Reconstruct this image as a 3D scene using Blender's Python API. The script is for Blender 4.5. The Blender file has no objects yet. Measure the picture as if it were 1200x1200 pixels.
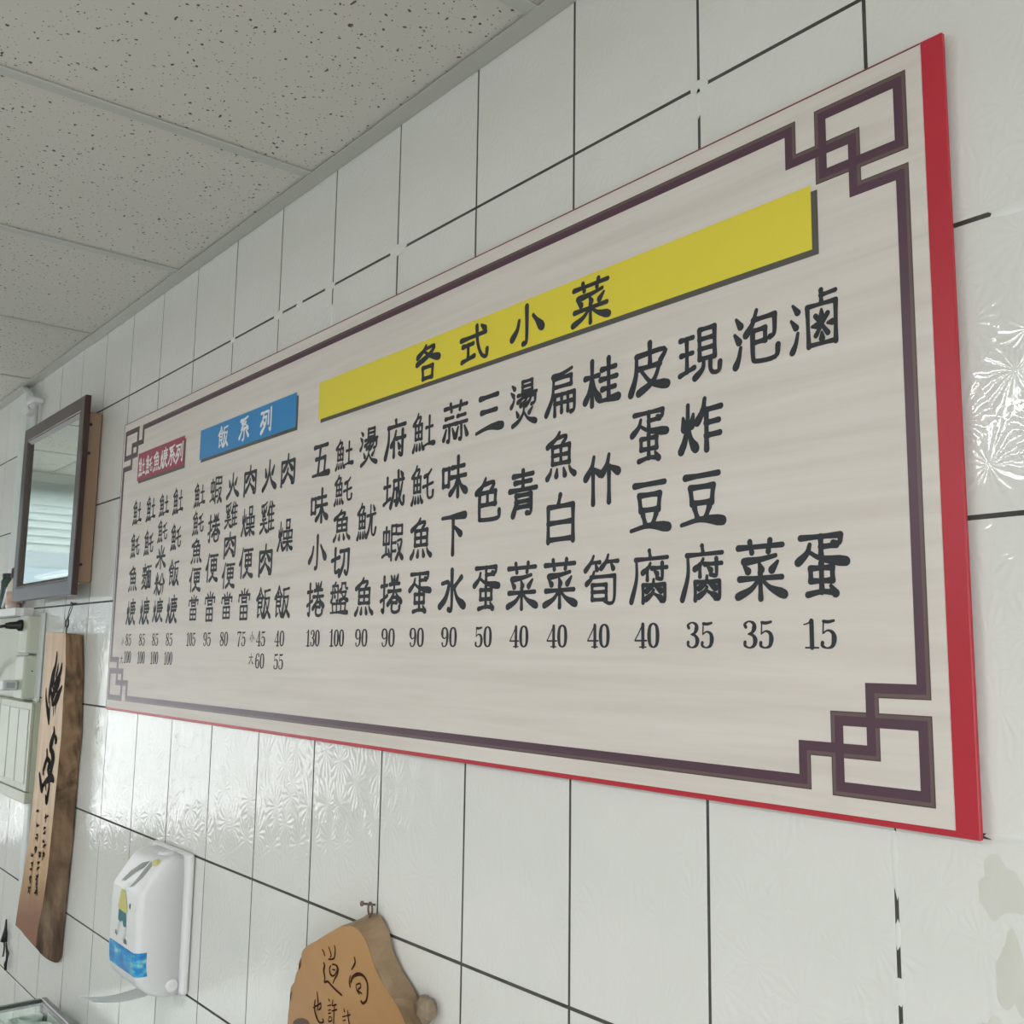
import bpy, bmesh, math, random
from mathutils import Vector, Matrix
random.seed(7)
S = bpy.context.scene
COL = S.collection
# ---------------------------------------------------------------- camera
cam = bpy.data.cameras.new('camera'); camo = bpy.data.objects.new('camera', cam); COL.objects.link(camo)
cam.sensor_fit = 'HORIZONTAL'; cam.sensor_width = 36; cam.lens = 35.8746; cam.clip_start = .02
camo.matrix_world = Matrix([[0.632683, 0.099051, 0.76805, 0.479618], [0.774287, -0.098659, -0.625097, -0.806546], [0.013858, 0.990179, -0.139114, 1.634246], [0.0, 0.0, 0.0, 1.0]])
S.camera = camo
# ---------------------------------------------------------------- colour management
S.view_settings.view_transform = 'Standard'; S.view_settings.look = 'None'
S.view_settings.gamma = 1; S.view_settings.use_curve_mapping = False
S.view_settings.exposure = 0.08
S.cycles.use_denoising = True
S.cycles.max_bounces = 10; S.cycles.diffuse_bounces = 6; S.cycles.glossy_bounces = 5
S.cycles.sample_clamp_indirect = 6
# ---------------------------------------------------------------- sky (bright overcast street outside)
w = bpy.data.worlds.new('overcast_sky'); S.world = w; w.use_nodes = True
wn = w.node_tree.nodes; wl = w.node_tree.links; bg = wn['Background']
tc = wn.new('ShaderNodeTexCoord'); sp = wn.new('ShaderNodeSeparateXYZ'); cr_ = wn.new('ShaderNodeValToRGB')
wl.new(tc.outputs['Generated'], sp.inputs[0]); wl.new(sp.outputs['Z'], cr_.inputs[0]); wl.new(cr_.outputs[0], bg.inputs[0])
cr_.color_ramp.elements[0].color = (1, 1, 1, 1); cr_.color_ramp.elements[1].color = (.93, .96, 1, 1)
bg.inputs[1].default_value = 6.0
RX0, RX1, RY, CZ = -4.6, 3.2, -3.6, 2.456      # room: x range, far side y, ceiling height
def area(name, loc, rot, sx, sy, power, col=(1, 1, 1), portal=False):
    l = bpy.data.lights.new(name, 'AREA'); l.shape = 'RECTANGLE'; l.size = sx; l.size_y = sy
    l.energy = power; l.color = col
    if portal: l.cycles.is_portal = True
    o = bpy.data.objects.new(name, l); COL.objects.link(o); o.location = loc; o.rotation_euler = rot
    return o
# sky portals for the shop window (left end) and an opening added at the right end for fill
area('window_daylight', (-4.66, -1.25, 1.57), (0, -math.pi/2, 0), 1.66, 1.74, 1, portal=True)
area('added_opening_daylight', (3.26, -2.25, 1.1), (0, math.pi/2, 0), 2.1, 2.1, 1, portal=True)

# ================================================================= helpers
def new_mat(name, col, rough=.5, metal=0, spec=.5):
    m = bpy.data.materials.new(name); m.use_nodes = True
    b = m.node_tree.nodes['Principled BSDF']
    b.inputs['Base Color'].default_value = (*col, 1); b.inputs['Roughness'].default_value = rough
    b.inputs['Metallic'].default_value = metal; b.inputs['Specular IOR Level'].default_value = spec
    return m
def nd(m, t, **kw):
    n = m.node_tree.nodes.new(t)
    for k, v in kw.items():
        if k in n.inputs: n.inputs[k].default_value = v
        else: setattr(n, k, v)
    return n
def lk(m, a, b): m.node_tree.links.new(a, b)
def pb(m): return m.node_tree.nodes['Principled BSDF']
def math_(m, op, a, b=None, c=None):
    n = m.node_tree.nodes.new('ShaderNodeMath'); n.operation = op
    for i, v in enumerate((a, b, c)):
        if v is None: continue
        if isinstance(v, (int, float)): n.inputs[i].default_value = v
        else: lk(m, v, n.inputs[i])
    return n.outputs[0]
def ramp(m, fac, stops):
    r = m.node_tree.nodes.new('ShaderNodeValToRGB'); e = r.color_ramp.elements
    while len(e) < len(stops): e.new(.5)
    for i, (p, c) in enumerate(stops): e[i].position = p; e[i].color = (*c, 1)
    lk(m, fac, r.inputs[0]); return r.outputs[0]
def noisy(name, c1, c2, scale=8, rough=.5, bump=0, stretch=(1, 1, 1), detail=4, metal=0, spec=.5):
    m = new_mat(name, c1, rough, metal, spec)
    t = nd(m, 'ShaderNodeTexCoord'); mp = nd(m, 'ShaderNodeMapping'); mp.inputs['Scale'].default_value = stretch
    lk(m, t.outputs['Object'], mp.inputs[0])
    n = nd(m, 'ShaderNodeTexNoise', Scale=scale, Detail=detail); lk(m, mp.outputs[0], n.inputs['Vector'])
    lk(m, ramp(m, n.outputs[0], [(.3, c1), (.7, c2)]), pb(m).inputs['Base Color'])
    if bump:
        b = nd(m, 'ShaderNodeBump', Strength=.6, Distance=bump); lk(m, n.outputs[0], b.inputs['Height']); lk(m, b.outputs[0], pb(m).inputs['Normal'])
    return m
def tag(o, label=None, cat=None, group=None, kind=None):
    if label: o['label'] = label
    if cat: o['category'] = cat
    if group: o['group'] = group
    if kind: o['kind'] = kind
    return o
def empty(name, loc, label, cat, group=None, rot=(0, 0, 0)):
    o = bpy.data.objects.new(name, None); COL.objects.link(o); o.location = loc; o.rotation_euler = rot
    o.empty_display_size = .05
    return tag(o, label, cat, group)
def link(name, me, parent=None, loc=(0, 0, 0), smooth=False):
    o = bpy.data.objects.new(name, me); COL.objects.link(o); o.location = loc
    if parent is not None: o.parent = parent
    if smooth: me.shade_smooth()
    return o
def obj(name, bm, m, parent=None, loc=(0, 0, 0), smooth=False):
    me = bpy.data.meshes.new(name); bmesh.ops.recalc_face_normals(bm, faces=bm.faces); bm.to_mesh(me); bm.free()
    for x in (m if isinstance(m, (list, tuple)) else [m]): me.materials.append(x)
    return link(name, me, parent, loc, smooth)
def flat(name, polys, m, parent=None, loc=(0, 0, 0)):      # polys: list of vertex loops, faces keep their winding
    vs = []; fs = []
    for p in polys:
        fs.append(list(range(len(vs), len(vs)+len(p)))); vs += p
    me = bpy.data.meshes.new(name); me.from_pydata(vs, [], fs); me.materials.append(m)
    return link(name, me, parent, loc)
def box(bm, x0, x1, y0, y1, z0, z1, bev=0, seg=1):
    r = bmesh.ops.create_cube(bm, size=1)
    for v in r['verts']:
        v.co = Vector((x0+(x1-x0)*(v.co.x+.5), y0+(y1-y0)*(v.co.y+.5), z0+(z1-z0)*(v.co.z+.5)))
    if bev:
        es = {e for v in r['verts'] for e in v.link_edges}
        bmesh.ops.bevel(bm, geom=list(es), offset=bev, segments=seg, profile=.5, affect='EDGES')
def bx(*a, **k):
    bm = bmesh.new(); box(bm, *a, **k); return bm
def tube(bm, pts, r, n=10, closed=False):
    pts = [Vector(p) for p in pts]; rings = []; N = len(pts)
    up = Vector((.123, .9, .31)).normalized()
    for i, p in enumerate(pts):
        if closed: t = pts[(i+1) % N]-pts[i-1]
        else: t = pts[min(i+1, N-1)]-pts[max(i-1, 0)]
        t.normalize(); a = t.cross(up).normalized(); b = t.cross(a).normalized()
        rr = r[i] if isinstance(r, (list, tuple)) else r
        rings.append([bm.verts.new(p+rr*(a*math.cos(2*math.pi*k/n)+b*math.sin(2*math.pi*k/n))) for k in range(n)])
    for i in range(N if closed else N-1):
        A, B = rings[i], rings[(i+1) % N]
        for k in range(n): bm.faces.new((A[k], A[(k+1) % n], B[(k+1) % n], B[k]))
    if not closed:
        bm.faces.new(rings[0][::-1]); bm.faces.new(rings[-1])
def tb(*a, **k):
    bm = bmesh.new(); tube(bm, *a, **k); return bm
def ribbon(sm, y):        # brush stroke (x, z, r samples) -> polygons facing -y
    out = []; n = len(sm); L = []; R = []
    for i, (x, z, r) in enumerate(sm):
        a = sm[max(i-1, 0)]; b = sm[min(i+1, n-1)]
        dx, dz = b[0]-a[0], b[1]-a[1]; d = math.hypot(dx, dz) or 1
        nx, nz = -dz/d, dx/d
        L.append((x+nx*r, y, z+nz*r)); R.append((x-nx*r, y, z-nz*r))
    for i in range(n-1): out.append([R[i], R[i+1], L[i+1], L[i]])
    for i, s in ((0, 1), (n-1, -1)):
        x, z, r = sm[i]; j = 1 if i == 0 else n-2
        dx, dz = sm[j][0]-x, sm[j][1]-z; d = math.hypot(dx, dz) or 1; a0 = math.atan2(-dz, -dx)
        pts = [(x+r*math.cos(a0-math.pi/2+math.pi*k/6), y, z+r*math.sin(a0-math.pi/2+math.pi*k/6)) for k in range(7)]
        out.append(pts)
    return out
def face_front(polys):     # make every loop's normal point to -y
    res = []
    for p in polys:
        a = 0
        for i in range(len(p)):
            q = p[(i+1) % len(p)]; a += p[i][0]*q[2]-q[0]*p[i][2]
        res.append(p if a > 0 else p[::-1])
    return res
# ================================================================= materials
def tile_mat():
    m = new_mat('glazed_tile', (.70, .715, .69), .05, 0, .5)
    t = nd(m, 'ShaderNodeTexCoord'); oi = nd(m, 'ShaderNodeObjectInfo'); sp = nd(m, 'ShaderNodeSeparateXYZ'); lk(m, t.outputs['Object'], sp.inputs[0])
    x = math_(m, 'MULTIPLY_ADD', sp.outputs[0], 21, math_(m, 'MULTIPLY', oi.outputs['Random'], 50)); z = math_(m, 'MULTIPLY', sp.outputs[2], 17)
    cb = nd(m, 'ShaderNodeCombineXYZ'); lk(m, x, cb.inputs[0]); lk(m, z, cb.inputs[1])
    v = nd(m, 'ShaderNodeTexVoronoi', Scale=1.0); v.voronoi_dimensions = '2D'; lk(m, cb.outputs[0], v.inputs['Vector'])
    df = nd(m, 'ShaderNodeVectorMath', operation='SUBTRACT'); lk(m, cb.outputs[0], df.inputs[0]); lk(m, v.outputs['Position'], df.inputs[1])
    ds = nd(m, 'ShaderNodeSeparateXYZ'); lk(m, df.outputs[0], ds.inputs[0])
    an = math_(m, 'ARCTAN2', ds.outputs[1], ds.outputs[0])
    n = nd(m, 'ShaderNodeTexNoise', Scale=2.2, Detail=3.0); lk(m, cb.outputs[0], n.inputs['Vector'])
    ph = math_(m, 'MULTIPLY_ADD', n.outputs[0], 9, math_(m, 'MULTIPLY', an, 16))
    h = math_(m, 'MULTIPLY', math_(m, 'SINE', ph), math_(m, 'SMOOTH_MIN', v.outputs['Distance'], .45, .1))
    h = math_(m, 'MULTIPLY_ADD', n.outputs[0], 1.3, h)
    b = nd(m, 'ShaderNodeBump', Strength=1.0, Distance=.00022); lk(m, h, b.inputs['Height']); lk(m, b.outputs[0], pb(m).inputs['Normal'])
    n2 = nd(m, 'ShaderNodeTexNoise', Scale=5.0, Detail=2.0); lk(m, t.outputs['Object'], n2.inputs['Vector'])
    lk(m, ramp(m, n2.outputs[0], [(.35, (.695, .70, .675)), (.65, (.73, .73, .71))]), pb(m).inputs['Base Color'])
    return m
M = {}
M['tile'] = tile_mat()
M['grout'] = noisy('dark_grout', (.045, .043, .038), (.09, .085, .078), 30, .9)
M['caulk'] = noisy('white_caulk', (.67, .68, .655), (.72, .73, .71), 30, .3)
M['stained'] = noisy('stained_filler', (.60, .60, .545), (.66, .66, .62), 14, .3)
M['tee'] = new_mat('grey_enamelled_metal', (.50, .51, .48), .5)
M['angle'] = new_mat('grey_enamelled_angle', (.48, .485, .45), .45)
M['white_paint'] = noisy('white_wall_paint', (.60, .62, .60), (.66, .68, .65), 3, .8)
M['floor'] = noisy('grey_floor', (.30, .29, .27), (.38, .37, .34), 6, .45)
M['alu'] = new_mat('white_aluminium', (.7, .72, .72), .35)
M['red'] = noisy('red_board_edge', (.43, .014, .030), (.48, .019, .038), 4, .42)
def ceiling_mat():
    m = new_mat('mineral_fibre', (.50, .49, .455), .95, 0, .2)
    t = nd(m, 'ShaderNodeTexCoord'); g = nd(m, 'ShaderNodeNewGeometry')
    mp = nd(m, 'ShaderNodeMapping'); lk(m, g.outputs['Position'], mp.inputs[0]); mp.inputs['Scale'].default_value = (1, 1, 0)
    nz = nd(m, 'ShaderNodeTexNoise', Scale=60.0, Detail=2.0); lk(m, mp.outputs[0], nz.inputs['Vector'])
    mx = nd(m, 'ShaderNodeMixRGB', blend_type='ADD'); mx.inputs[0].default_value = .012; lk(m, mp.outputs[0], mx.inputs[1]); lk(m, nz.outputs['Color'], mx.inputs[2])
    tot = None
    for sc, rad, keep, sx in ((62, .155, .5, 1), (120, .15, .35, 1), (40, .07, .4, .38), (46, .06, .4, 2.4)):
        m2 = nd(m, 'ShaderNodeMapping'); m2.inputs['Scale'].default_value = (sx, 1, 1); m2.inputs['Rotation'].default_value = (0, 0, sc*.37); lk(m, mx.outputs[0], m2.inputs[0])
        v = nd(m, 'ShaderNodeTexVoronoi', Scale=float(sc)); v.voronoi_dimensions = '2D'; lk(m, m2.outputs[0], v.inputs['Vector'])
        sc_ = nd(m, 'ShaderNodeSeparateColor'); lk(m, v.outputs['Color'], sc_.inputs[0])
        rr = math_(m, 'MULTIPLY', sc_.outputs[1], rad)
        a = math_(m, 'MULTIPLY', math_(m, 'LESS_THAN', v.outputs['Distance'], rr), math_(m, 'GREATER_THAN', sc_.outputs[0], 1-keep))
        tot = a if tot is None else math_(m, 'MAXIMUM', tot, a)
    n2 = nd(m, 'ShaderNodeTexNoise', Scale=1.6, Detail=3.0); lk(m, g.outputs['Position'], n2.inputs['Vector'])
    base = ramp(m, n2.outputs[0], [(.3, (.60, .585, .545)), (.7, (.64, .625, .585))])
    mix = nd(m, 'ShaderNodeMixRGB'); lk(m, tot, mix.inputs[0]); lk(m, base, mix.inputs[1]); mix.inputs[2].default_value = (.13, .12, .10, 1)
    lk(m, mix.outputs[0], pb(m).inputs['Base Color'])
    b = nd(m, 'ShaderNodeBump', Strength=.7, Distance=.001); b.invert = True; lk(m, tot, b.inputs['Height']); lk(m, b.outputs[0], pb(m).inputs['Normal'])
    return m
M['ceil'] = ceiling_mat()
def cream_mat():
    m = new_mat('printed_cream', (.6, .54, .5), .5, 0, .3)
    g = nd(m, 'ShaderNodeTexCoord'); mp = nd(m, 'ShaderNodeMapping'); mp.inputs['Scale'].default_value = (1.2, 1, 26); mp.inputs['Rotation'].default_value = (0, .012, 0)
    lk(m, g.outputs['Object'], mp.inputs[0])
    n = nd(m, 'ShaderNodeTexNoise', Scale=2.0, Detail=6.0, Roughness=.6, Distortion=.4); lk(m, mp.outputs[0], n.inputs['Vector'])
    c = ramp(m, n.outputs[0], [(.3, (.62, .565, .525)), (.52, (.675, .62, .58)), (.72, (.71, .665, .63))])
    lk(m, c, pb(m).inputs['Base Color'])
    return m
M['cream'] = cream_mat()
INK = [new_mat(n, c, r) for n, c, r in (('ink_black', (.020, .023, .030), .6), ('ink_white', (.80, .80, .80), .4))]
M['ink'], M['inkw'] = INK
M['purple'] = new_mat('plum_print', (.085, .038, .062), .4)
M['mauve'] = new_mat('mauve_print', (.135, .085, .085), .4)
M['umber'] = new_mat('umber_print', (.065, .055, .048), .4)
M['yellow'] = new_mat('yellow_print', (.76, .64, .05), .38)
M['blue'] = new_mat('blue_print', (.018, .23, .55), .38)
M['crimson'] = new_mat('crimson_print', (.33, .028, .075), .4)
M['shadow'] = new_mat('dark_olive_print', (.085, .082, .068), .4)
M['white_plastic'] = new_mat('white_plastic', (.74, .745, .76), .4, 0, .35)
M['pvc'] = new_mat('white_pvc', (.62, .66, .65), .4)
M['ivory'] = noisy('ivory_plastic', (.47, .50, .41), (.50, .53, .45), 5, .42)
M['beige'] = noisy('beige_enamel', (.38, .40, .30), (.43, .44, .35), 4, .4, stretch=(6, 1, .6))
M['mframe'] = noisy('dark_plum_lacquer', (.030, .013, .013), (.05, .024, .022), 12, .28, stretch=(1, 1, .2))
M['mframe2'] = new_mat('greyish_bevel_lacquer', (.075, .06, .055), .45, 0, .4)
M['boxwood'] = noisy('brown_box_wood', (.25, .155, .095), (.31, .20, .13), 3, .5, stretch=(5, 5, .6))
M['steel'] = new_mat('dark_wire', (.10, .10, .09), .4, .8)
M['rust'] = noisy('rusty_nail', (.12, .09, .07), (.2, .15, .11), 60, .6, metal=.5)
M['black'] = new_mat('black_rubber', (.012, .012, .013), .45)
M['dark_frame'] = new_mat('dark_grey_frame', (.07, .08, .08), .35)
M['paper'] = new_mat('tissue_paper', (.86, .87, .88), .9)
def wood(name, a, b, c, scale=7, stretch=(5, 5, .7), bump=.0006, rough=.6):
    m = new_mat(name, a, rough)
    t = nd(m, 'ShaderNodeTexCoord'); mp = nd(m, 'ShaderNodeMapping'); mp.inputs['Scale'].default_value = stretch; lk(m, t.outputs['Object'], mp.inputs[0])
    n = nd(m, 'ShaderNodeTexNoise', Scale=float(scale), Detail=8.0, Distortion=1.2); lk(m, mp.outputs[0], n.inputs['Vector'])
    lk(m, ramp(m, n.outputs[0], [(.28, a), (.5, b), (.74, c)]), pb(m).inputs['Base Color'])
    bp = nd(m, 'ShaderNodeBump', Strength=.8, Distance=bump); lk(m, n.outputs[0], bp.inputs['Height']); lk(m, bp.outputs[0], pb(m).inputs['Normal'])
    return m
def plaque_face():
    m = wood('plaque_face_wood', (.33, .175, .07), (.48, .28, .115), (.57, .365, .155), 3.0, (6, 6, .5), .0003, .45)
    t = nd(m, 'ShaderNodeTexCoord'); sp = nd(m, 'ShaderNodeSeparateXYZ'); lk(m, t.outputs['Object'], sp.inputs[0])
    n = nd(m, 'ShaderNodeTexNoise', Scale=6.0); lk(m, t.outputs['Object'], n.inputs['Vector'])
    f = math_(m, 'MULTIPLY_ADD', n.outputs[0], .12, sp.outputs[2])       # reddish heartwood towards the sawn foot
    mr = nd(m, 'ShaderNodeMapRange'); lk(m, f, mr.inputs[0]); mr.inputs[1].default_value = 1.16; mr.inputs[2].default_value = 1.03
    pr = pb(m).inputs['Base Color'].links[0].from_socket; mix = nd(m, 'ShaderNodeMixRGB'); lk(m, mr.outputs[0], mix.inputs[0]); lk(m, pr, mix.inputs[1])
    mix.inputs[2].default_value = (.24, .090, .038, 1); lk(m, mix.outputs[0], pb(m).inputs['Base Color'])
    return m
M['pface'] = plaque_face()
M['bark'] = wood('bark_edge', (.035, .018, .010), (.165, .098, .055), (.30, .19, .11), 6.5, (2.4, 2.4, 1.5), .004, .85)
def darken_foot(m):
    t = nd(m, 'ShaderNodeTexCoord'); sp = nd(m, 'ShaderNodeSeparateXYZ'); lk(m, t.outputs['Object'], sp.inputs[0])
    n = nd(m, 'ShaderNodeTexNoise', Scale=22.0, Detail=5.0); mp = nd(m, 'ShaderNodeMapping'); mp.inputs['Scale'].default_value = (1, 1, .25); lk(m, t.outputs['Object'], mp.inputs[0]); lk(m, mp.outputs[0], n.inputs['Vector'])
    f = math_(m, 'MULTIPLY_ADD', n.outputs[0], .35, sp.outputs[2]); mr = nd(m, 'ShaderNodeMapRange'); lk(m, f, mr.inputs[0]); mr.inputs[1].default_value = 1.48; mr.inputs[2].default_value = 1.12
    pr = pb(m).inputs['Base Color'].links[0].from_socket; mix = nd(m, 'ShaderNodeMixRGB'); lk(m, mr.outputs[0], mix.inputs[0]); lk(m, pr, mix.inputs[1])
    lk(m, ramp(m, n.outputs[0], [(.38, (.018, .010, .006)), (.55, (.10, .06, .04)), (.68, (.24, .17, .12))]), mix.inputs[2]); lk(m, mix.outputs[0], pb(m).inputs['Base Color'])
darken_foot(M['bark'])
M['bark_foot'] = wood('weathered_foot', (.018, .010, .006), (.10, .062, .040), (.27, .19, .13), 6, (6, 6, .8), .004, .8)
M['lface'] = wood('varnished_orange_wood', (.33, .165, .058), (.42, .225, .085), (.47, .26, .105), 2.4, (1, 1, 2.0), .0002, .3)
M['ledge'] = wood('pale_live_edge', (.24, .155, .085), (.34, .235, .14), (.40, .29, .185), 5, (2, 2, 1), .0012, .55)
M['knot'] = wood('grey_knot', (.12, .09, .06), (.26, .20, .14), (.36, .29, .21), 30, (1, 1, 1), .002, .8)
M['brush'] = new_mat('brush_ink', (.012, .008, .009), .85, 0, .1)
M['brush2'] = new_mat('brown_brush_ink', (.045, .018, .012), .8, 0, .1)
M['stain'] = new_mat('dark_wood_stain', (.09, .03, .025), .35)
def glass_mat(name, col=(1, 1, 1), rough=0):
    m = new_mat(name, col, rough); n = m.node_tree.nodes; out = n['Material Output']
    gl = nd(m, 'ShaderNodeBsdfGlossy', Roughness=.01); tr = nd(m, 'ShaderNodeBsdfTransparent'); tr.inputs[0].default_value = (*col, 1)
    fr = nd(m, 'ShaderNodeFresnel', IOR=1.45); mx = nd(m, 'ShaderNodeMixShader')
    bf = nd(m, 'ShaderNodeNewGeometry'); lk(m, math_(m, 'MULTIPLY', fr.outputs[0], math_(m, 'SUBTRACT', 1, bf.outputs['Backfacing'])), mx.inputs[0]); lk(m, tr.outputs[0], mx.inputs[1]); lk(m, gl.outputs[0], mx.inputs[2]); lk(m, mx.outputs[0], out.inputs[0])
    return m
M['glass'] = glass_mat('clear_glass', (.90, .95, .92))
M['winglass'] = glass_mat('window_glass', (.97, .98, .98))
M['mirror'] = new_mat('mirror_glass', (.72, .79, .745), .015, 1)

# ================================================================= room shell
TW, TH, Z0, GX, GZ = .2, .25, 2.25, .0038, .0042
wall = tag(obj('wall_back', bx(RX0-.1, RX1, .0006, .12, 0, CZ+.1), M['grout']), kind='structure')
def tile_mesh(wd, ht):
    bm = bx(-wd/2, wd/2, 0, .003, -ht/2, ht/2)
    es = [e for e in bm.edges if all(v.co.y < .001 for v in e.verts)]
    bmesh.ops.bevel(bm, geom=es, offset=.0003, segments=1, affect='EDGES')
    bmesh.ops.recalc_face_normals(bm, faces=bm.faces)
    me = bpy.data.meshes.new('tile'); bm.to_mesh(me); bm.free(); me.materials.append(M['tile']); return me
tfull = tile_mesh(TW-GX, TH-GZ)
TOPH = CZ+.004-Z0-GZ/2
ttop = tile_mesh(TW-GX, TOPH)
rest = bmesh.new()
for c in range(-16, 23):
    xa = -c*TW; xc = xa-TW/2
    if xc < RX0 or xc > RX1: continue
    for r in range(-1, 9):
        zc = Z0-r*TH-TH/2; me = tfull
        if r == -1: me = ttop; zc = Z0+GZ/2+TOPH/2
        if c >= -2 and r <= 5:
            o = link('tile', me, wall, (xc, 0, zc))
            o.rotation_euler = (random.gauss(0, .0012), 0, random.gauss(0, .0012))
        else:
            b2 = bmesh.new(); b2.from_mesh(me); bmesh.ops.translate(b2, verts=b2.verts, vec=(xc, 0, zc))
            t_ = bpy.data.meshes.new('t'); b2.to_mesh(t_); rest.from_mesh(t_); bpy.data.meshes.remove(t_); b2.free()
tag(obj('tile', rest, M['tile'], wall), kind='stuff')
def smear(x, z, sx, sz, mat='caulk', seed=0):       # a flattened dab of filler over a joint
    rn = random.Random(seed); bm = bmesh.new(); n = 44 if mat != 'caulk' else 14
    ring = []
    for k in range(n):
        a = 2*math.pi*k/n; q = 1+rn.uniform(-.2, .2) if mat == 'caulk' else 1+.16*math.sin(3*a+seed)+.10*math.sin(5*a+2*seed)+.05*math.sin(9*a)
        ring.append((x+sx*q*math.cos(a), z+sz*q*math.sin(a)))
    o_ = [bm.verts.new((p[0], .0001, p[1])) for p in ring]
    i_ = [bm.verts.new((x+(p[0]-x)*.7, -.00035, z+(p[1]-z)*.7)) for p in ring]
    for k in range(n): bm.faces.new((o_[k], o_[(k+1) % n], i_[(k+1) % n], i_[k]))
    bm.faces.new(i_[::-1])
    obj('filler_dab', bm, M[mat], wall, smooth=True)
for i, a in enumerate([(-.2, 2.25, .012, .009), (-.2, 2.235, .004, .02), (-.8, 2.25, .022, .010), (-.79, 2.236, .004, .014), (-1.2, 2.25, .018, .009), (-1.12, 2.249, .012, .006), (-1.01, 2.25, .016, .007), (-1.4, 2.249, .012, .007),
                       (.128, 2.0, .022, .006), (.185, 2.0, .03, .005), (.0, 1.47, .0035, .028), (.0, 1.365, .005, .012), (.0, 1.30, .0045, .05), (.0, 1.41, .003, .012), (.10, 1.5, .022, .004), (.135, 1.5, .02, .004), (-1.0, 2.17, .004, .05), (-2.0, 1.47, .002, .02)]):
    smear(*a, seed=i)
smear(.088, 1.462, .020, .024, 'stained', 40); smear(.094, 1.40, .014, .030, 'stained', 41); smear(.075, 1.345, .012, .022, 'stained', 42); smear(.100, 1.325, .028, .034, 'stained', 43)

ceil = tag(obj('ceiling', bx(RX0-.1, RX1, RY-.1, .1, CZ+.10, CZ+.16), M['white_paint']), kind='structure')
xs = [-.45+.6*k for k in range(-7, 7)]
pm = bpy.data.meshes.new('ceiling_panel'); b_ = bx(-.297, .297, -.597, .0, 0, .014, .0015); b_.to_mesh(pm); b_.free(); pm.materials.append(M['ceil'])
tm = bpy.data.meshes.new('tee_bar'); b_ = bx(-.012, .012, RY, -.004, 0, .0025, .0006); b_.to_mesh(tm); b_.free(); tm.materials.append(M['tee'])
random.seed(3)
for x in xs:
    if x > RX1: continue
    link('tee_bar', tm, ceil, (x, 0, CZ+.0005))
    for j in range(6):
        if x+.3 < RX1:
            o = link('ceiling_panel', pm, ceil, (x+.3, -.002-.6*j, CZ+.0034+random.uniform(0, .0008)))
tl = bpy.data.meshes.new('cross_tee'); b_ = bx(RX0, RX1, -.012, .012, 0, .0025, .0006); b_.to_mesh(tl); b_.free(); tl.materials.append(M['tee'])
for j in range(1, 6): link('tee_bar', tl, ceil, (0, -.6*j, CZ+.0001))
bm = bmesh.new(); box(bm, RX0, RX1, -.030, -.0006, CZ-.0012, CZ+.0005, .0004); box(bm, RX0, RX1, -.0022, -.0006, CZ, CZ+.03)
tag(obj('trim_1', bm, M['angle']), kind='structure')

tag(obj('floor', bx(RX0-.1, RX1, RY-.1, .1, -.1, 0), M['floor']), kind='structure')
tag(obj('wall_front', bx(RX0-.1, RX1, RY-.1, RY, 0, CZ+.1), M['white_paint']), kind='structure')
WY0, WY1, WZ0, WZ1 = -2.12, -.38, .74, 2.40        # shop window in the far left wall
bm = bmesh.new()
box(bm, RX0-.1, RX0, RY, 0, 0, WZ0); box(bm, RX0-.1, RX0, RY, 0, WZ1, CZ+.1)
box(bm, RX0-.1, RX0, RY, WY0, WZ0, WZ1); box(bm, RX0-.1, RX0, WY1, 0, WZ0, WZ1)
tag(obj('wall_left', bm, M['white_paint']), kind='structure')
wf = bmesh.new()
for a in ((WY0, WY1, WZ0, WZ0+.05), (WY0, WY1, WZ1-.05, WZ1), (WY0, WY0+.05, WZ0+.05, WZ1-.05), (WY1-.05, WY1, WZ0+.05, WZ1-.05), (-1.27, -1.23, WZ0+.05, WZ1-.05)):
    box(wf, RX0-.07, RX0-.01, a[0], a[1], a[2], a[3], .003)
win = tag(obj('window_1', wf, M['alu']), kind='structure')
obj('pane', bx(RX0-.044, RX0-.038, WY0+.04, WY1-.04, WZ0+.04, WZ1-.04), M['winglass'], win)
bl = new_mat('backlit_blind', (.80, .83, .83), .5); b_out = bl.node_tree.nodes['Material Output']
trn = nd(bl, 'ShaderNodeBsdfTranslucent'); trn.inputs[0].default_value = (.62, .66, .66, 1); mxs = nd(bl, 'ShaderNodeMixShader'); mxs.inputs[0].default_value = .6
lk(bl, pb(bl).outputs[0], mxs.inputs[1]); lk(bl, trn.outputs[0], mxs.inputs[2]); lk(bl, mxs.outputs[0], b_out.inputs[0])
for k in range(9):       # white blind slats across the top of the window
    o = obj('blind_slat', bx(-.0006, .0006, WY0, WY1, 0, .039), bl, win, loc=(RX0+.006, 0, 2.085+k*.036)); o.rotation_euler = (0, math.radians(16), 0)
bm = bmesh.new(); box(bm, -14.3, -14, -14, 5, -.12, 3.3)
far = empty('building', (-14, -4, 0), 'grey blue building across the street outside the shop window', 'building')
o = obj('facade', bm, noisy('blue_grey_render', (.10, .12, .13), (.14, .165, .17), .6, .8), far, loc=(14, 4, 0))
obj('glare_panel', bx(-13.99, -13.97, -9, 1, -.1, 1.65), M['alu'], far, loc=(14, 4, 0))  # white panel added to brighten the window glare mirrored in the tiles
for k in range(6): obj('window', bx(-.01, .02, -6.5+2.2*k, -5.1+2.2*k, 1.9, 2.7), new_mat('far_window', (.10, .13, .15), .2), far, loc=(.0, 0, 0))
bm = bmesh.new()         # unseen right end wall, with an opening added to admit fill daylight
box(bm, RX1, RX1+.1, RY, -3.3, 0, CZ+.1); box(bm, RX1, RX1+.1, -1.2, .1, 0, CZ+.1); box(bm, RX1, RX1+.1, -3.3, -1.2, 2.15, CZ+.1)
tag(obj('wall_right', bm, M['white_paint']), kind='structure')
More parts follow.
